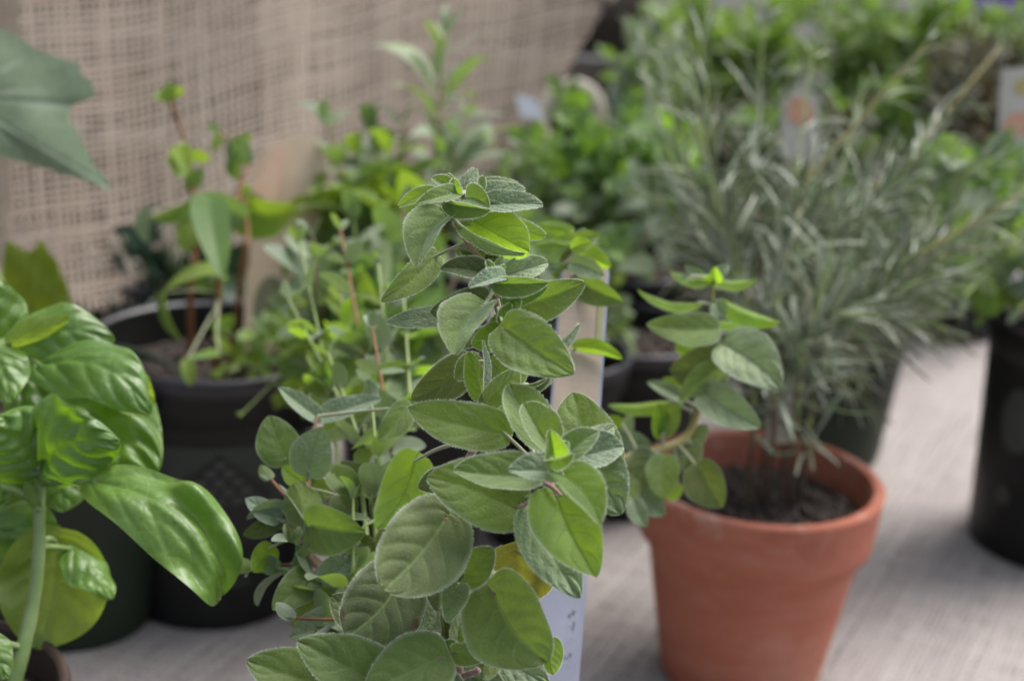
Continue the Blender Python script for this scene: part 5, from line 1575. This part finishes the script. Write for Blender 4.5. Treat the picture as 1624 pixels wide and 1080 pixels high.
def poly_on(name, pts, mat, off=.0009):
    me = bpy.data.meshes.new(name)
    me.from_pydata([tuple(onpl_(q[0], q[1]) + tn * off - tgo.location) for q in pts], [], [tuple(range(len(pts)))]); me.update()
    link(name, me, tgo, mat)
poly_on('printed_photo', tagpts, woodp)
poly_on('printed_leaf', [(948, 470, .5982), (956, 480, .5982), (951, 560, .5955), (944, 550, .5955)], inkg, .0012)
poly_on('pointed_top', [(891, 421), (932, 368), (965, 430)], woodp, .0004)
for (x, y, w_, h_) in ((908, 966, 5, 9), (902, 972, 4, 7), (909, 984, 3, 16), (901, 992, 9, 3), (904, 1012, 8, 3), (899, 1018, 10, 3), (903, 1034, 4, 7), (896, 1040, 5, 4), (898, 1056, 9, 3)):
    poly_on('printed_mark', [(x, y, .5745), (x + w_, y + 4, .5745), (x + w_ - 3, y + h_, .5735), (x - 2, y + h_ - 3, .5735)], ink)

# ------------------------------------------------------------------ basil at the left
bz = .138
bc0 = Pz(-135, 1092, bz)
basil = empty('potted_basil', (bc0.x, bc0.y, .0014), 'glossy basil with puckered leaves in a brown clay pot at the lower left', 'potted plant')
nursery_pot(basil, .048, bz, M['brownpot'], seed=17, level=.9)
BC = Vector((bc0.x, bc0.y, bz * .9))
bs, bp_ = stem_obj(basil, [BC + Vector((.026, .004, -.004)), P(28, 1060, .575), P(52, 960, .58), P(62, 870, .582), P(62, 800, .584), P(66, 735, .586), P(68, 728, .586)],
                   [.0030, .0027, .0023, .0021, .0020, .0016, .001], M['stem_basil'], n=12, seed=9, res=30)
bs2, bp2 = stem_obj(basil, [BC + Vector((-.006, .012, -.004)), P(-40, 900, .62), P(-35, 700, .63), P(-10, 560, .625), P(2, 535, .62)], [.003, .0026, .0022, .0018, .0012], M['stem_basil'], n=12, seed=10, res=24)
BDEF = dict(p=.5, q=.70, pucker=.034, vdepth=.016, vslope=.5, nvein=3.6, wave=.06, cup=-.55)
cb1 = cc(0, 420, 3.177); cb2 = cc(0, 740, 3.177)
BL = [
    (bs, bp_, (145, 761, 350, 948, 126, .568, -.012, -16, 8, 115, 0, 'basil', {'tipdown': 2.2, 'pucker': .018, 'bend': -.10, 'prad': .0016, 'p': .5, 'q': .5, 'cup': -.55, 'wave': .07, 'wk': 1.7, 'wilt': [(.55, .42, .012), (.2, .7, .010), (-.95, .35, .03)], 'bumps': [(-.75, .50, .35, .13, .26), (-.35, .66, .2, .22, -.15), (.05, .45, .3, .25, .07), (.5, .25, .3, .15, .08), (-.8, .30, .3, .12, -.12), (.6, .75, .3, .12, -.12), (-.7, .82, .3, .1, .14), (.25, .62, .12, .2, -.05)]})),
    (bs, bp_, (66, 738, 190, 700, 150, .578, -.014, 16, -8, 55, 0, 'basil', {'tipdown': .9, 'bend': -.16, 'cup': -.25, 'p': .42, 'pucker': .05, 'nvein': 4.4, 'bumps': [(.6, .3, .3, .15, .12), (-.5, .6, .3, .2, -.1), (.7, .8, .3, .1, -.15)]})),
    (bs, bp_, (62, 742, -30, 672, 140, .578, -.012, -14, -8, 45, 0, 'basil', {'tipdown': .9, 'cup': -.25, 'p': .42, 'pucker': .055, 'bend': .14, 'nvein': 4.4})),
    (bs, bp_, (60, 700, 0, 800, 90, .592, -.01, -10, -14, 50, 0, 'basil', {})),
    (bs, bp_, (110, 700, 165, 735, 70, .590, -.004, 20, 10, 30, 1, 'basil_pale', {})),
    (bs2, bp2, (40, 600, 250, 752, 190, .614, -.01, -10, -8, 35, 0, 'basil', {'pucker': .06, 'nvein': 4.4, 'bend': -.05, 'cup': -.25, 'bumps': [(.5, .4, .3, .12, .12), (-.5, .55, .3, .12, .12), (.1, .6, .25, .12, -.08)]})),
    (bs2, bp2, (60, 620, 140, 790, 120, .618, -.01, 0, -10, 30, 0, 'basil', {'pucker': .07})),
    (bs2, bp2, (62, 578, 240, 655, 110, .600, -.016, -22, -10, 85, 0, 'basil', {'tipdown': 1.3, 'bend': -.10, 'cup': -.3})),
    (bs2, bp2, (190, 590, 236, 660, 70, .604, -.002, 10, -10, 20, 1, 'basil_pale', {})),
    (bs2, bp2, (20, 548, 182, 540, 96, .606, 0, -14, -8, 50, 0, 'basil', {'bend': -.10, 'cup': -.3})),
    (bs2, bp2, (14, 545, 110, 500, 46, .600, 0, 30, -14, 30, 0, 'basil_pale', {})),
    (bs2, bp2, (4, 545, -15, 440, 90, .610, -.004, -8, -14, 40, 0, 'basil', {})),
    (bs2, bp2, (-14, 545, 18, 640, 80, .600, -.01, 10, -12, 40, 0, 'basil', {'bend': -.05})),
    (bs2, bp2, (-20, 545, -70, 600, 80, .600, -.01, 10, -12, 40, 0, 'basil', {})),
    (bs, bp_, (92, 860, 62, 1030, 168, .600, -.006, 8, 8, 25, 1, 'basil_pale', {'pucker': .02, 'bend': .04, 'p': .4, 'q': .6})),
    (bs, bp_, (110, 868, 176, 950, 80, .598, -.008, -40, -14, 60, 0, 'basil', {})),
    (bs2, bp2, (-40, 800, 92, 838, 82, .612, -.004, -10, -12, 40, 0, 'basil', {})),
    (bs2, bp2, (-30, 830, 88, 862, 60, .608, -.004, 10, -12, 40, 0, 'basil', {})),
    (bs2, bp2, (-30, 860, 20, 940, 90, .612, -.004, 10, -12, 40, 0, 'basil', {})),
    (bs, bp_, (-40, 1010, 14, 1075, 70, .560, -.006, 10, -12, 40, 0, 'basil', {})),
    (bs, bp_, (95, 735, 100, 812, 90, .600, -.004, 0, -10, 30, 0, 'basil', {})),
    (bs, bp_, (60, 806, 38, 762, 20, .580, -.002, 0, 10, 10, 0, 'basil_pale', {'pucker': .0})),
]
for i, (st_, c_, s_) in enumerate(BL):
    s_ = list(s_)
    e_ = dict(s_[12]); e_.setdefault('prad', .0012); s_[12] = e_
    hero_leaf(st_, Vector(basil.location), c_, tuple(s_), 600 + i, kind='basil', defaults=BDEF, hair=False, nu=41, nv=54)
bt, bq = stem_obj(basil, [P(60, 800, .584), P(25, 778, .578), P(-20, 768, .57)], [.0016, .0014, .0013], M['stem_basil'], n=8, seed=12)
hero_leaf(bt, Vector(basil.location), bq, (-18, 768, -120, 820, 120, .57, -.01, 0, -10, 40, 0, 'basil', {'prad': .0013}), 640, kind='basil', defaults=BDEF, hair=False)
